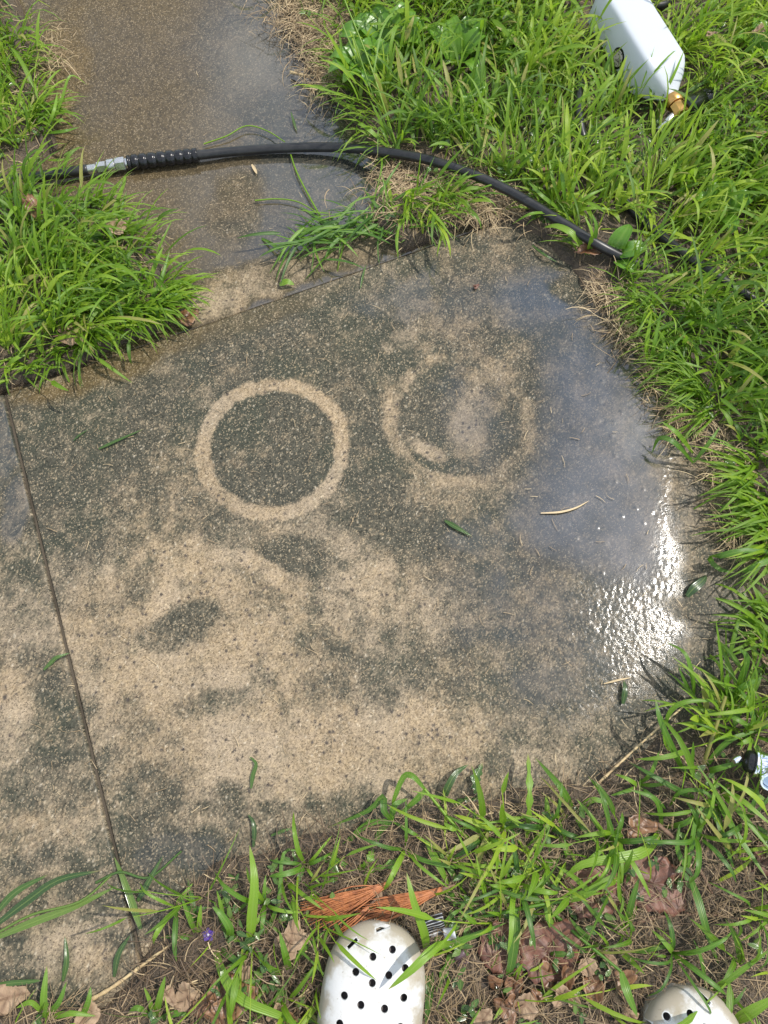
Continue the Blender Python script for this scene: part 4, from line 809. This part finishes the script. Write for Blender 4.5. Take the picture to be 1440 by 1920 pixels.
dead_leaf('dark red-brown leaf close to the left clog', 935, 1770, .080, M_RED, .010, .7, -60, .08, 4, seed=21, jag=.08)
dead_leaf('orange-brown rolled leaf in the litter between the clogs', 1050, 1822, .036, M_BROWN, .02, .45, 80, .25, 3, seed=22)
dead_leaf('brown leaf under the blades below the wet slab edge', 1185, 1546, .045, M_BROWN, .015, .6, 10, .1, 3, seed=23)
dead_leaf('red-brown leaf at the right edge above the bottom corner', 1425, 1600, .060, M_RED, .014, .7, 30, .08, 3, seed=24, jag=.08)
dead_leaf('small reddish leaf bit on the slab near the step', 892, 540, .012, M_RED, .005, .7, 30, .08, 3, seed=25)
dead_leaf('tan piece of bark-like leaf under the pine needles', 705, 1690, .050, M_TAN, .010, .6, 70, .1, 3, seed=26)
ORD = 'first second third fourth fifth sixth seventh eighth ninth tenth eleventh twelfth thirteenth fourteenth'.split()
for (n_, x0, x1, y0, y1, where) in ((14, 885, 1180, 1775, 1922, 'between the two clogs'), (7, 300, 575, 1800, 1915, 'left of the left clog')):
    for i in range(n_):
        mt, cn = random.choice(((M_TAN, 'tan'), (M_TAN, 'tan'), (M_BROWN, 'brown')))
        dead_leaf('crumpled %s leaf fragment, %s from the left %s' % (cn, ORD[i], where), x0+(x1-x0)*(i+U(.2, .8))/n_, U(y0, y1), U(.018, .042), mt, U(.014, .022), U(.5, .9), U(0, 360), U(.05, .25), 3, 'leaf fragments in the litter', seed=30+i+n_, tilt=(U(-.4, .4), U(-.4, .4)))

# ------------------------------------------------------------------ twigs, stalks, pine needles
def twig(label, pts, r, mat, cat='twig', name='twig'):
    P = smooth_line(PX(pts), 6); n = len(P); rr = np.linspace(r, r*0.55, n)*(1+0.18*np.array([math.sin(i*2.1) for i in range(n)]))
    return link(name, tube(name, P, rr, 7), mat, label=label, cat=cat)
twig('brown knobbly twig slanting through grass at the lower right', [(1231,1544,.03),(1262,1570,.035),(1288,1592,.032),(1312,1630,.03),(1336,1676,.022)], .0034, M_TWIG)
twig('thin reddish twig lying across the litter above the right clog', [(1182,1733,.02),(1245,1718,.024),(1312,1714,.022),(1400,1722,.02),(1450,1716,.02)], .0026, M_TWIG)
twig('thin brown twig on the large red-brown leaves', [(1190,1622,.022),(1240,1640,.024),(1280,1662,.022)], .0022, M_TWIG)
twig('dark red stem lying in the grass at the lower slab edge', [(860,1616,.012),(915,1588,.018),(965,1574,.018)], .0022, M_REDSTEM, 'stem', 'red_stem')
twig('pale dry stalk along the grass edge of the slab corner', [(1112,1478,.012),(1150,1442,.018),(1190,1405,.018),(1240,1360,.022),(1290,1318,.02)], .0022, M_STALK, 'stalk', 'dry_stalk')
twig('pale pink-tan grass stalk lying at the bottom end of the slab joint', [(170,1875,.008),(215,1848,.012),(280,1800,.014),(345,1753,.014)], .0030, M_STALK, 'stalk', 'dry_stalk')
twig('bent tan twig poking from straw onto the upper path', [(544,135,-.004),(575,142,.002),(605,141,.012),(640,136,.018)], .0030, M_STALK)
twig('dark short twig in the straw beside the upper path', [(562,78,.006),(575,88,.012),(592,98,.014)], .0028, M_TWIG)
def needles(label, base, tips, n, seed):
    r_ = random.Random(seed); VV = []; QQ = []; o0 = 0; b = G(*base)
    for i in range(n):
        t = r_.random(); e = G(tips[0][0]+(tips[1][0]-tips[0][0])*t+r_.gauss(0, 7), tips[0][1]+(tips[1][1]-tips[0][1])*t+r_.gauss(0, 5), r_.uniform(.030, .040))
        L = r_.uniform(0.72, 1.05); e = b+(e-b)*L; mid = (b+e)/2+np.array([r_.gauss(0, .003), r_.gauss(0, .003), r_.uniform(.0, .008)])
        V, Qd = tube_arrays(smooth_line([b+np.array([r_.gauss(0, .0015), r_.gauss(0, .0015), r_.uniform(0, .003)]), mid, e], 3), [.0009]*4+[.0008, .0007, .0004], 4, False)
        VV.append(V); QQ.append(np.array(Qd)+o0); o0 += len(V)
    t_ = thing('pine_needle_bunch', label, 'pine needles', (b[0], b[1], 0.0), 'bunches of dead pine needles')
    part('needles', mesh_np('needles', np.vstack(VV), np.vstack(QQ)), M_NEEDLE, t_, kind='stuff')
    d_ = (np.array([b[0], b[1], b[2]])-G((tips[0][0]+tips[1][0])/2, (tips[0][1]+tips[1][1])/2, .02)); d_ /= np.linalg.norm(d_)
    part('twig_end', tube('twig_end', [b-d_*0.004, b+d_*0.01, b+d_*0.022+np.array([0, 0, -.004])], [.0024, .002, .0013], 6), M_TWIG, t_)
needles('fan of orange dead pine needles behind the left clog, pointing left', (727,1658,.036), ((562,1692),(592,1745)), 110, 1)
needles('slimmer orange pine needle bunch touching the toe of the left clog', (826,1668,.040), ((668,1690),(690,1738)), 70, 2)
needles('few loose orange needles crossing below the big fan', (690,1700,.036), ((618,1762),(640,1752)), 14, 3)

# violet flower
fl = thing('violet_flower', 'small violet flower among wet blades at the slab joint end', 'flower', tuple(G(391, 1752, 0.0)))
fc = G(391, 1752, .022); M_VIOLET = simple('violet_petal', rgb(0.055, 0.022, 0.20), 0.5, c2=rgb(0.12, 0.06, 0.38), nscale=300)
for k in range(5):
    a = k*1.257+0.4; d_ = np.array([math.cos(a), math.sin(a), 0])
    m_ = ribbon('petal', [fc, fc+d_*.004+[0, 0, .003], fc+d_*.009+[0, 0, .002]], .008, .5, 'ovate', nseg=8); part('petal', m_, M_VIOLET, fl)
part('flower_centre', tube('flower_centre', [fc-[0, 0, .004], fc+[0, 0, .003], fc+[0, 0, .004]], [.001, .0018, .0006], 6), simple('flower_white', rgb(.7, .66, .75), .5), fl)
part('stalk', tube('stalk', [G(393, 1762, .004), fc-[0, 0, .004]], [.0011, .0009], 5), simple('flower_stalk', rgb(0.08, 0.16, 0.03), 0.5), fl)

# ------------------------------------------------------------------ hoses
def arc_sub(L, pa, pb, z=0.018):
    """piece of a hose line between two photo columns"""
    xa, xb = G(*pa, z), G(*pb, z); i = np.argmin(np.hypot(*(L[:, :2]-xa[:2]).T)); j = np.argmin(np.hypot(*(L[:, :2]-xb[:2]).T)); return L[min(i, j):max(i, j)+1]
HD = smooth_line(HOSE, 3)
hz = thing('pressure_hose', 'black rubber hose with steel couplings lying across the path and slab corner', 'hose', tuple(HD[len(HD)//3]*np.array([1, 1, 0])))
i1 = np.argmin(np.hypot(*(HD[:, :2]-G(165, 318, .002)[:2]).T)); i2 = np.argmin(np.hypot(*(HD[:, :2]-G(243, 306, .001)[:2]).T)); i3 = np.argmin(np.hypot(*(HD[:, :2]-G(372, 291, .001)[:2]).T))
part('hose_end', tube('hose_end', HD[:i1+1], 0.0098, 14), M_RUBBER, hz, label='short hose piece left of the steel couplings')
part('hose_tube', tube('hose_tube', HD[i2:], 0.0088, 14), M_RUBBER, hz)
SL = HD[i2-1:i3+1]; ss = np.linspace(0, 1, 120); SLr = np.stack([np.interp(ss, np.linspace(0, 1, len(SL)), SL[:, k]) for k in range(3)], 1)
rb = 0.0148*(1-0.10*ss)*(1-0.17*(np.sin(ss*math.pi*8.3)**8)*(ss < 0.97)); rb[:2] *= .9; rb[-5:] = 0.0132
part('bend_guard', tube('bend_guard', SLr, rb, 22), M_GRIP, hz, label='ribbed black plastic sleeve on the hose')
A_, B_ = Vector(HD[i1]), Vector(HD[i2]); ax = B_-A_; Ls = ax.length; fm = frame_to(A_-ax*0.02, B_)
def fit(name, z0, z1, r, mat, hexa=None, ch=0.0012):
    m_ = lathe(name, [(z0*Ls, r-ch), (z0*Ls+ch, r), (z1*Ls-ch, r), (z1*Ls, r-ch)], 28, hexa); m_.transform(fm); return part(name, m_, mat, hz)
fit('ferrule', 0.0, 0.22, .0088, M_STEEL); fit('hex_nut', 0.23, 0.46, .0106, M_STEEL, 6); fit('coupling_collar', 0.475, 0.66, .0128, M_STEEL)
fit('hex_nut', 0.67, 0.90, .0132, M_STEEL, 6); fit('ferrule', 0.90, 1.08, .0098, M_STEEL); fit('threaded_core', -0.02, 1.06, .0070, M_STEEL)
lp = thing('garden_hose', 'thinner black hose looping under the white bottle and away to the right', 'hose', tuple(LOOP[len(LOOP)//2]*np.array([1, 1, 0])))
part('hose_tube', tube('hose_tube', smooth_line(LOOP, 2), 0.0085, 12), M_RUBBER, lp)
link('thin_cable', tube('thin_cable', CORD, 0.0036, 8), M_RUBBER, label='thin black cable half hidden in grass at the right edge', cat='cable')

# ------------------------------------------------------------------ foam bottle
def jug():
    t = thing('foam_bottle', 'white translucent plastic bottle with brass fitting lying in the grass', 'bottle', (JUG_A[0], JUG_A[1], 0.0))
    A = Vector(JUG_A); B = Vector(JUG_B); zax = (B-A).normalized(); up = Vector((0.30, -0.25, 1)); yax = (up-up.dot(zax)*zax).normalized(); xax = yax.cross(zax)
    M4 = Matrix((( xax.x, yax.x, zax.x, A.x), (xax.y, yax.y, zax.y, A.y), (xax.z, yax.z, zax.z, A.z), (0, 0, 0, 1)))
    Lb = (B-A).length+0.01
    def sect(w, h, z, p, n=48):
        out = []
        for k in range(n):
            a = 2*math.pi*k/n; c, s = math.cos(a), math.sin(a)
            out.append((math.copysign(abs(c)**(2/p), c)*w, math.copysign(abs(s)**(2/p), s)*h, z))
        return out
    W, H = .0475, .038
    z0 = -0.016
    prof = [(.80, z0), (.93, z0+.002), (.985, z0+.008), (1, z0+.018), (1, z0+.03), (.992, Lb*0.35), (1, Lb*0.72), (1, Lb*0.93), (.975, Lb*0.97), (.90, Lb*1.03), (.72, Lb*1.12), (.48, Lb*1.20), (.34, Lb*1.25), (.29, Lb*1.27), (.28, Lb*1.31)]
    V = []; F = []
    for i, (k, z) in enumerate(prof):
        p = 8 if i < 9 else max(2.2, 7.5-0.9*(i-8)); V += sect(W*k, H*(k if k > .3 else .3), z, p)
    n = 48
    for i in range(len(prof)-1):
        for j in range(n): F.append((i*n+j, i*n+(j+1) % n, (i+1)*n+(j+1) % n, (i+1)*n+j))
    F.append(tuple(reversed(range(n)))); F.append(tuple((len(prof)-1)*n+j for j in range(n)))
    m = bpy.data.meshes.new('bottle_body'); m.from_pydata(V, [], F)
    for p in m.polygons: p.use_smooth = len(p.vertices) == 4
    m.transform(M4); m.update()
    mm = NT('milky_plastic'); pr = mm.n('ShaderNodeBsdfPrincipled'); mm.s(pr, 'Base Color', rgb(.60, .635, .67)); mm.s(pr, 'Roughness', .36)
    tr = mm.n('ShaderNodeBsdfTranslucent'); mm.s(tr, 'Color', rgb(.80, .84, .88)); mx_ = mm.n('ShaderNodeMixShader'); mx_.inputs[0].default_value = .3
    mm.t.links.new(pr.outputs[0], mx_.inputs[1]); mm.t.links.new(tr.outputs[0], mx_.inputs[2]); mm.t.links.new(mx_.outputs[0], mm.out.inputs[0])
    part('bottle_body', m, mm.mat, t)
    def lp_(name, prof_, mat, M_, hexa=None, parent=t):
        q = lathe(name, prof_, 24, hexa); q.transform(M_); return part(name, q, mat, parent)
    ze = Lb*1.31
    lp_('brass_collar', [(ze-.004, .0150), (ze-.002, .0165), (ze+.012, .0165), (ze+.014, .015)], M_BRASS, M4)
    lp_('brass_block', [(ze+.014, .0120), (ze+.016, .0140), (ze+.036, .0140), (ze+.038, .012)], M_BRASS, M4, 8)
    c = M4 @ Vector((0, 0, ze+.026)); e1 = Vector(G(1340, 176, .040)); 
    Mn = frame_to(c, e1); Ln = (e1-c).length
    lp_('nozzle_barrel', [(.013, .011), (.016, .015), (.024, .016), (Ln*.6, .016), (Ln*.62, .0145), (Ln*.66, .0145), (Ln*.68, .016), (Ln*.95, .0155), (Ln, .012)], M_GRIP, Mn)
    e2 = Vector(G(1248, 232, .05)); Mp = frame_to(c, e2)
    lp_('inlet_plug', [(.012, .006), (.014, .0075), (.030, .0075), (.031, .006), (.036, .006), (.037, .0072), (.048, .0072), (.050, .006)], M_STEEL, Mp)
    # round dark-rimmed badge on the lower side face of the body
    bc = Vector((W*0.998, -H*0.35, Lb*0.62)); sgn = 1 if (M4.to_3x3() @ Vector((1, 0, 0))).x < 0 else -1
    bc.x *= sgn; Mb = M4 @ Matrix.Translation(bc) @ Matrix.Rotation(sgn*math.pi/2, 4, 'Y')
    rim = lp_('badge', [(0, .0185), (.0012, .0185), (.0016, .017), (.0017, .0155)], M_GRIP, Mb)
    mb = NT('badge_print'); v_ = mb.n('ShaderNodeTexVoronoi'); mb.s(v_, 'Vector', mb.objc()); v_.inputs['Scale'].default_value = 260
    mb.prin(Base_Color=mb.mix(mb.rng(v_.outputs['Distance'], .3, .45), rgb(.05, .03, .03), rgb(.6, .52, .5)), Roughness=.5)
    q = lathe('badge_face', [(.0014, .0150), (.0021, .0145)], 24); q.transform(Mb); link('badge_face', q, mb.mat, rim)
jug()

# ------------------------------------------------------------------ metal coupling at the right edge
def coupling():
    a, b = Vector(G(1392, 1424, .066)), Vector(G(1492, 1452, .072)); t = thing('metal_coupling', 'black tool handle with chrome collar and ring at the right edge', 'coupling', (a.x, a.y, 0))
    Mz = frame_to(a, b)
    def lp_(name, prof_, mat, M_=Mz, hexa=None): q = lathe(name, prof_, 32, hexa); q.transform(M_); return part(name, q, mat, t)
    lp_('rubber_cap', [(.002, .008), (.004, .013), (.007, .0155), (.012, .016), (.013, .015)], M_GRIP)
    lp_('chrome_ring', [(.0128, .018), (.0135, .0205), (.0165, .0205), (.0172, .018)], M_CHROME)
    lp_('chrome_collar', [(.017, .017), (.020, .0185), (.060, .0185), (.062, .017)], M_CHROME)
    lp_('handle', [(.061, .018), (.066, .023), (.20, .024), (.21, .02)], M_GRIP)
    c = Mz @ Vector((0.0, 0, .036)); top = c+Vector((-.012, -.028, .030)); Mt = frame_to(c, top)
    lp_('port_ring', [(.018, .012), (.020, .0165), (.030, .0165), (.0315, .0150), (.0315, .0125), (.026, .012)], M_CHROME, Mt)
    lp_('port_core', [(.018, .0115), (.027, .0115), (.028, .009)], simple('pale_blue_core', rgb(.30, .40, .55), .3), Mt)
    n0 = Mz @ Vector((0, 0, -.004)); Mk = frame_to(n0, n0+Vector((-.02, -.008, .006)))
    lp_('locking_pin', [(0, .005), (.008, .005), (.011, .0035)], M_CHROME, Mk)
coupling()

# ------------------------------------------------------------------ torn wrapper beside the left clog
def wrapper():
    t = thing('torn_wrapper', 'torn black and white printed wrapper lying right of the left clog toe', 'wrapper', tuple(G(822, 1752, 0.0)))
    def sheet(name, pts, seed, mat):
        P = [G(*p) for p in pts]; n = 8; V = []; F = []
        for i in range(n+1):
            for j in range(n+1):
                u, v = i/n, j/n; q = P[0]*(1-u)*(1-v)+P[1]*u*(1-v)+P[2]*u*v+P[3]*(1-u)*v
                q = q+np.array([0, 0, .012*(float(vnoise(q[0], q[1], 90, seed))-.5)+.006*math.sin(u*6)]); V.append(tuple(q))
        for i in range(n):
            for j in range(n): a = i*(n+1)+j; F.append((a, a+n+1, a+n+2, a+1))
        m = bpy.data.meshes.new(name); m.from_pydata(V, [], F)
        uv = m.attributes.new('uvx', 'FLOAT', 'POINT'); uv.data.foreach_set('value', [(k//(n+1))/n for k in range(len(V))])
        for p in m.polygons: p.use_smooth = True
        o = part(name, m, mat, t); s_ = o.modifiers.new('thickness', 'SOLIDIFY'); s_.thickness = .0005
    w = NT('printed_black'); l_ = w.math('SINE', w.math('MULTIPLY', w.attr('uvx'), 44.0)); w.prin(Base_Color=w.mix(w.rng(l_, .55, .75), rgb(.016, .013, .014), rgb(.42, .42, .43)), Roughness=.45)
    sheet('printed_panel', [(795,1722,0.040),(800,1760,0.036),(838,1752,0.044),(828,1710,0.048)], 1, w.mat)
    sheet('white_panel', [(830,1742,0.042),(836,1770,0.038),(862,1785,0.038),(850,1738,0.046)], 2, simple('white_film', rgb(.50, .51, .53), .45))
    sheet('brown_panel', [(850,1790,0.036),(858,1815,0.034),(880,1806,0.036),(868,1778,0.040)], 3, simple('brown_film', rgb(.10, .065, .07), .25))
wrapper()

# ------------------------------------------------------------------ white clogs
def clog_material():
    m = NT('dirty_white_foam'); p = m.objc(); n = m.noise(p, 35, 4, .6); n2 = m.noise(p, 190, 3)
    dirt = m.attr('dirt'); k = m.rng(m.math('MULTIPLY_ADD', m.math('SUBTRACT', n, .5), 1.5, dirt), .42, .85)
    b = m.mix(m.rng(n, .4, .7, 0, .5), rgb(.53, .53, .52), rgb(.46, .45, .42)); b = m.mix(m.math('MULTIPLY', k, .75), b, rgb(.26, .21, .13))
    b = m.mix(m.rng(n2, .64, .74, 0, .55), b, rgb(.20, .155, .11))
    m.prin(Base_Color=b, Roughness=.68, Specular_IOR_Level=.3, Normal=m.bump(n2, .12, .001)); return m.mat
M_CLOG = clog_material(); M_SOCK = simple('grey_sock', rgb(.13, .115, .115), .9, 0, 600, .6, .001); M_INS = simple('insole', rgb(.40, .39, .37), .8)
def half_width(v, side):
    """half width of the shoe at v metres behind the toe tip"""
    a = np.clip(v/0.085, 0, 1); w = 0.064*(1-(1-a)**2.5)**(1/2.3)
    w = w*(1-0.16*sstep(.11, .20, v)+0.04*sstep(.20, .26, v)); tail = np.clip((v-.225)/.065, 0, 1)
    return w*np.sqrt(np.clip(1-tail**2.4, 0, 1))*(1.0+0.03*side)
def clog(name, label, toe_px, ang, holes, mirror, slots):
    toe = G(*toe_px); t = thing(name, label, 'clog', (toe[0], toe[1], 0.012), 'white clogs worn at the bottom edge')
    t.rotation_euler = (0, 0, math.radians(ang)); Wm = t.matrix_basis.copy(); Wi = Wm.inverted()
    def P(nm, mesh, mat, par=t, **kw): return link(nm, mesh, mat, par, **kw)
    # upper
    def upper(nm, off, v_end, nv=44, na=46):
        vs_ = off*1.0+(v_end-off)*np.linspace(0, 1, nv)**1.8; V = []; dirt = []
        for v in vs_:
            hw = max(.0005, float(half_width(np.array(max(v-off*.3, 1e-5)), 0))-off); a = min(1, max(0, (v-off*.5)/.085))
            H = (.030+.034*float(sstep(0, .17, np.array(v)))-off)*((1-(1-a)**3.2)**(1/2.6)) ; H = max(.0005, H)
            for k in range(na):
                th = math.pi*k/(na-1); c, s_ = math.cos(th), math.sin(th)
                V.append((hw*math.copysign(abs(c)**.82, c), -v, .026+H*abs(s_)**.72)); dirt.append(.95*(1-abs(s_))**0.8+.6*max(0, 1-v/.045)+.15)
        F = []
        for i in range(nv-1):
            for k in range(na-1): F.append((i*na+k, i*na+k+1, (i+1)*na+k+1, (i+1)*na+k))
        m = bpy.data.meshes.new(nm); m.from_pydata(V, [], F); m.attributes.new('dirt', 'FLOAT', 'POINT').data.foreach_set('value', dirt)
        for p in m.polygons: p.use_smooth = True
        m.update(); return m
    up = upper('upper', 0, .165); tmp = bpy.data.objects.new('tmp_upper', up); col.objects.link(tmp)
    so = tmp.modifiers.new('s', 'SOLIDIFY'); so.thickness = .004; so.offset = -1 if False else 1
    cut = bmesh.new()
    for hx, hy in holes:
        q = G(hx, hy, .078); lq = Wi @ Vector((q[0], q[1], .078)); bmesh.ops.create_cone(cut, cap_ends=True, segments=18, radius1=.0046, radius2=.0046, depth=.2, matrix=Matrix.Translation((lq.x, lq.y, .06)))
    for (hx, hy, an, ln) in slots:
        q = G(hx, hy, .060); lq = Wi @ Vector((q[0], q[1], .06)); bmesh.ops.create_cube(cut, size=1, matrix=Matrix.Translation((lq.x, lq.y, .062)) @ Matrix.Rotation(math.radians(an), 4, 'Z') @ Matrix.Diagonal((ln, .0042, .05, 1)))
    cm = bpy.data.meshes.new('tmp_cut'); cut.to_mesh(cm); cut.free(); co = bpy.data.objects.new('tmp_cut', cm); col.objects.link(co)
    bo = tmp.modifiers.new('b', 'BOOLEAN'); bo.operation = 'DIFFERENCE'; bo.object = co; bo.solver = 'EXACT'
    dg = bpy.context.evaluated_depsgraph_get(); um = bpy.data.meshes.new_from_object(tmp.evaluated_get(dg)); um.name = 'upper'
    bpy.data.objects.remove(tmp); bpy.data.objects.remove(co)
    for p in um.polygons: p.use_smooth = True
    um.set_sharp_from_angle(angle=math.radians(50))
    P('upper', um, M_CLOG)
    P('lining', upper('lining', .010, .15, 22, 24), M_SOCK)
    # sole
    def plate(nm, grow, z0, z1, mat):
        vs_ = np.concatenate([np.linspace(0, .05, 16)**1.0, np.linspace(.06, .24, 18), np.linspace(.245, .29, 14)]); L_ = [(-1, v) for v in vs_[::-1]]+[(1, v) for v in vs_]
        ol = []
        for sd, v in L_:
            w = float(half_width(np.array(min(max(v, .0004), .2895)), 0)); ol.append((sd*(w+grow*min(1, w/.02)), -v+(grow if v < .03 else -grow if v > .26 else 0)))
        n = len(ol); V = [(x, y, z0) for x, y in ol]+[(x, y, z1-.003) for x, y in ol]+[(x*.975, y*.99-.002, z1) for x, y in ol]
        F = [tuple(range(n))]+[(i, (i+1) % n, n+(i+1) % n, n+i) for i in range(n)]+[(n+i, n+(i+1) % n, 2*n+(i+1) % n, 2*n+i) for i in range(n)]+[tuple(reversed(range(2*n, 3*n)))]
        m = bpy.data.meshes.new(nm); m.from_pydata(V, [], F); m.attributes.new('dirt', 'FLOAT', 'POINT').data.foreach_set('value', [.8]*len(V))
        b_ = bmesh.new(); b_.from_mesh(m); bmesh.ops.recalc_face_normals(b_, faces=b_.faces[:]); b_.to_mesh(m); b_.free(); return m
    P('sole', plate('sole', .003, -.006, .027, M_CLOG), M_CLOG); P('insole', plate('insole', -.008, .0272, .0305, M_INS), M_INS)
    # heel strap and rear rim
    sp = []
    for k in range(25):
        a = math.pi*k/24; sp.append((.056*math.cos(a), -.165-.125*math.sin(a)**.9, .052+.018*math.sin(a)))
    V = []; F = []
    for k, (x, y, z) in enumerate(sp):
        n_ = Vector((x, y+.165, 0)).normalized() if k not in (0, 24) else Vector((1 if k == 0 else -1, 0, 0))
        for dz, dn in ((-.011, 0), (.011, 0), (.011, .004), (-.011, .004)): V.append((x+n_.x*dn, y+n_.y*dn, z+dz))
    for k in range(24):
        for j in range(4): F.append((k*4+j, k*4+(j+1) % 4, (k+1)*4+(j+1) % 4, (k+1)*4+j))
    F += [(3, 2, 1, 0), (96, 97, 98, 99)]
    m = bpy.data.meshes.new('heel_strap'); m.from_pydata(V, [], F); m.attributes.new('dirt', 'FLOAT', 'POINT').data.foreach_set('value', [.3]*len(V)); strap = P('heel_strap', m, M_CLOG)
    rv = []
    for sd in (1, -1):
        for s_ in (0, 1): P('strap_rivet', (lambda q: (q.transform(Matrix.Translation((sd*.0595, -.160, .05)) @ Matrix.Rotation(sd*math.pi/2, 4, 'Y')), q)[1])(lathe('strap_rivet', [(0, .007), (.003, .0065), (.004, .004)], 14)), M_CLOG, strap) if s_ == 0 else None
    return t
clog('clog', 'dirty white foam clog with round holes, left of the pair, toe towards the slab', (716, 1722), -8,
     [(736,1784),(699,1796),(667,1823),(729,1829),(760,1818),(698,1842),(646,1865),(677,1880),(721,1887),(757,1870),(638,1914),(694,1920),(750,1921)], False, [(718,1741,25,.019),(661,1768,48,.016)])
clog('clog', 'white foam clog tip with two visible holes near the bottom right corner', (1264, 1840), 2,
     [(1258,1913),(1300,1906),(1228,1935),(1285,1940),(1325,1930),(1255,1965),(1305,1970)], True, [(1236,1868,42,.02),(1322,1872,-50,.016)])
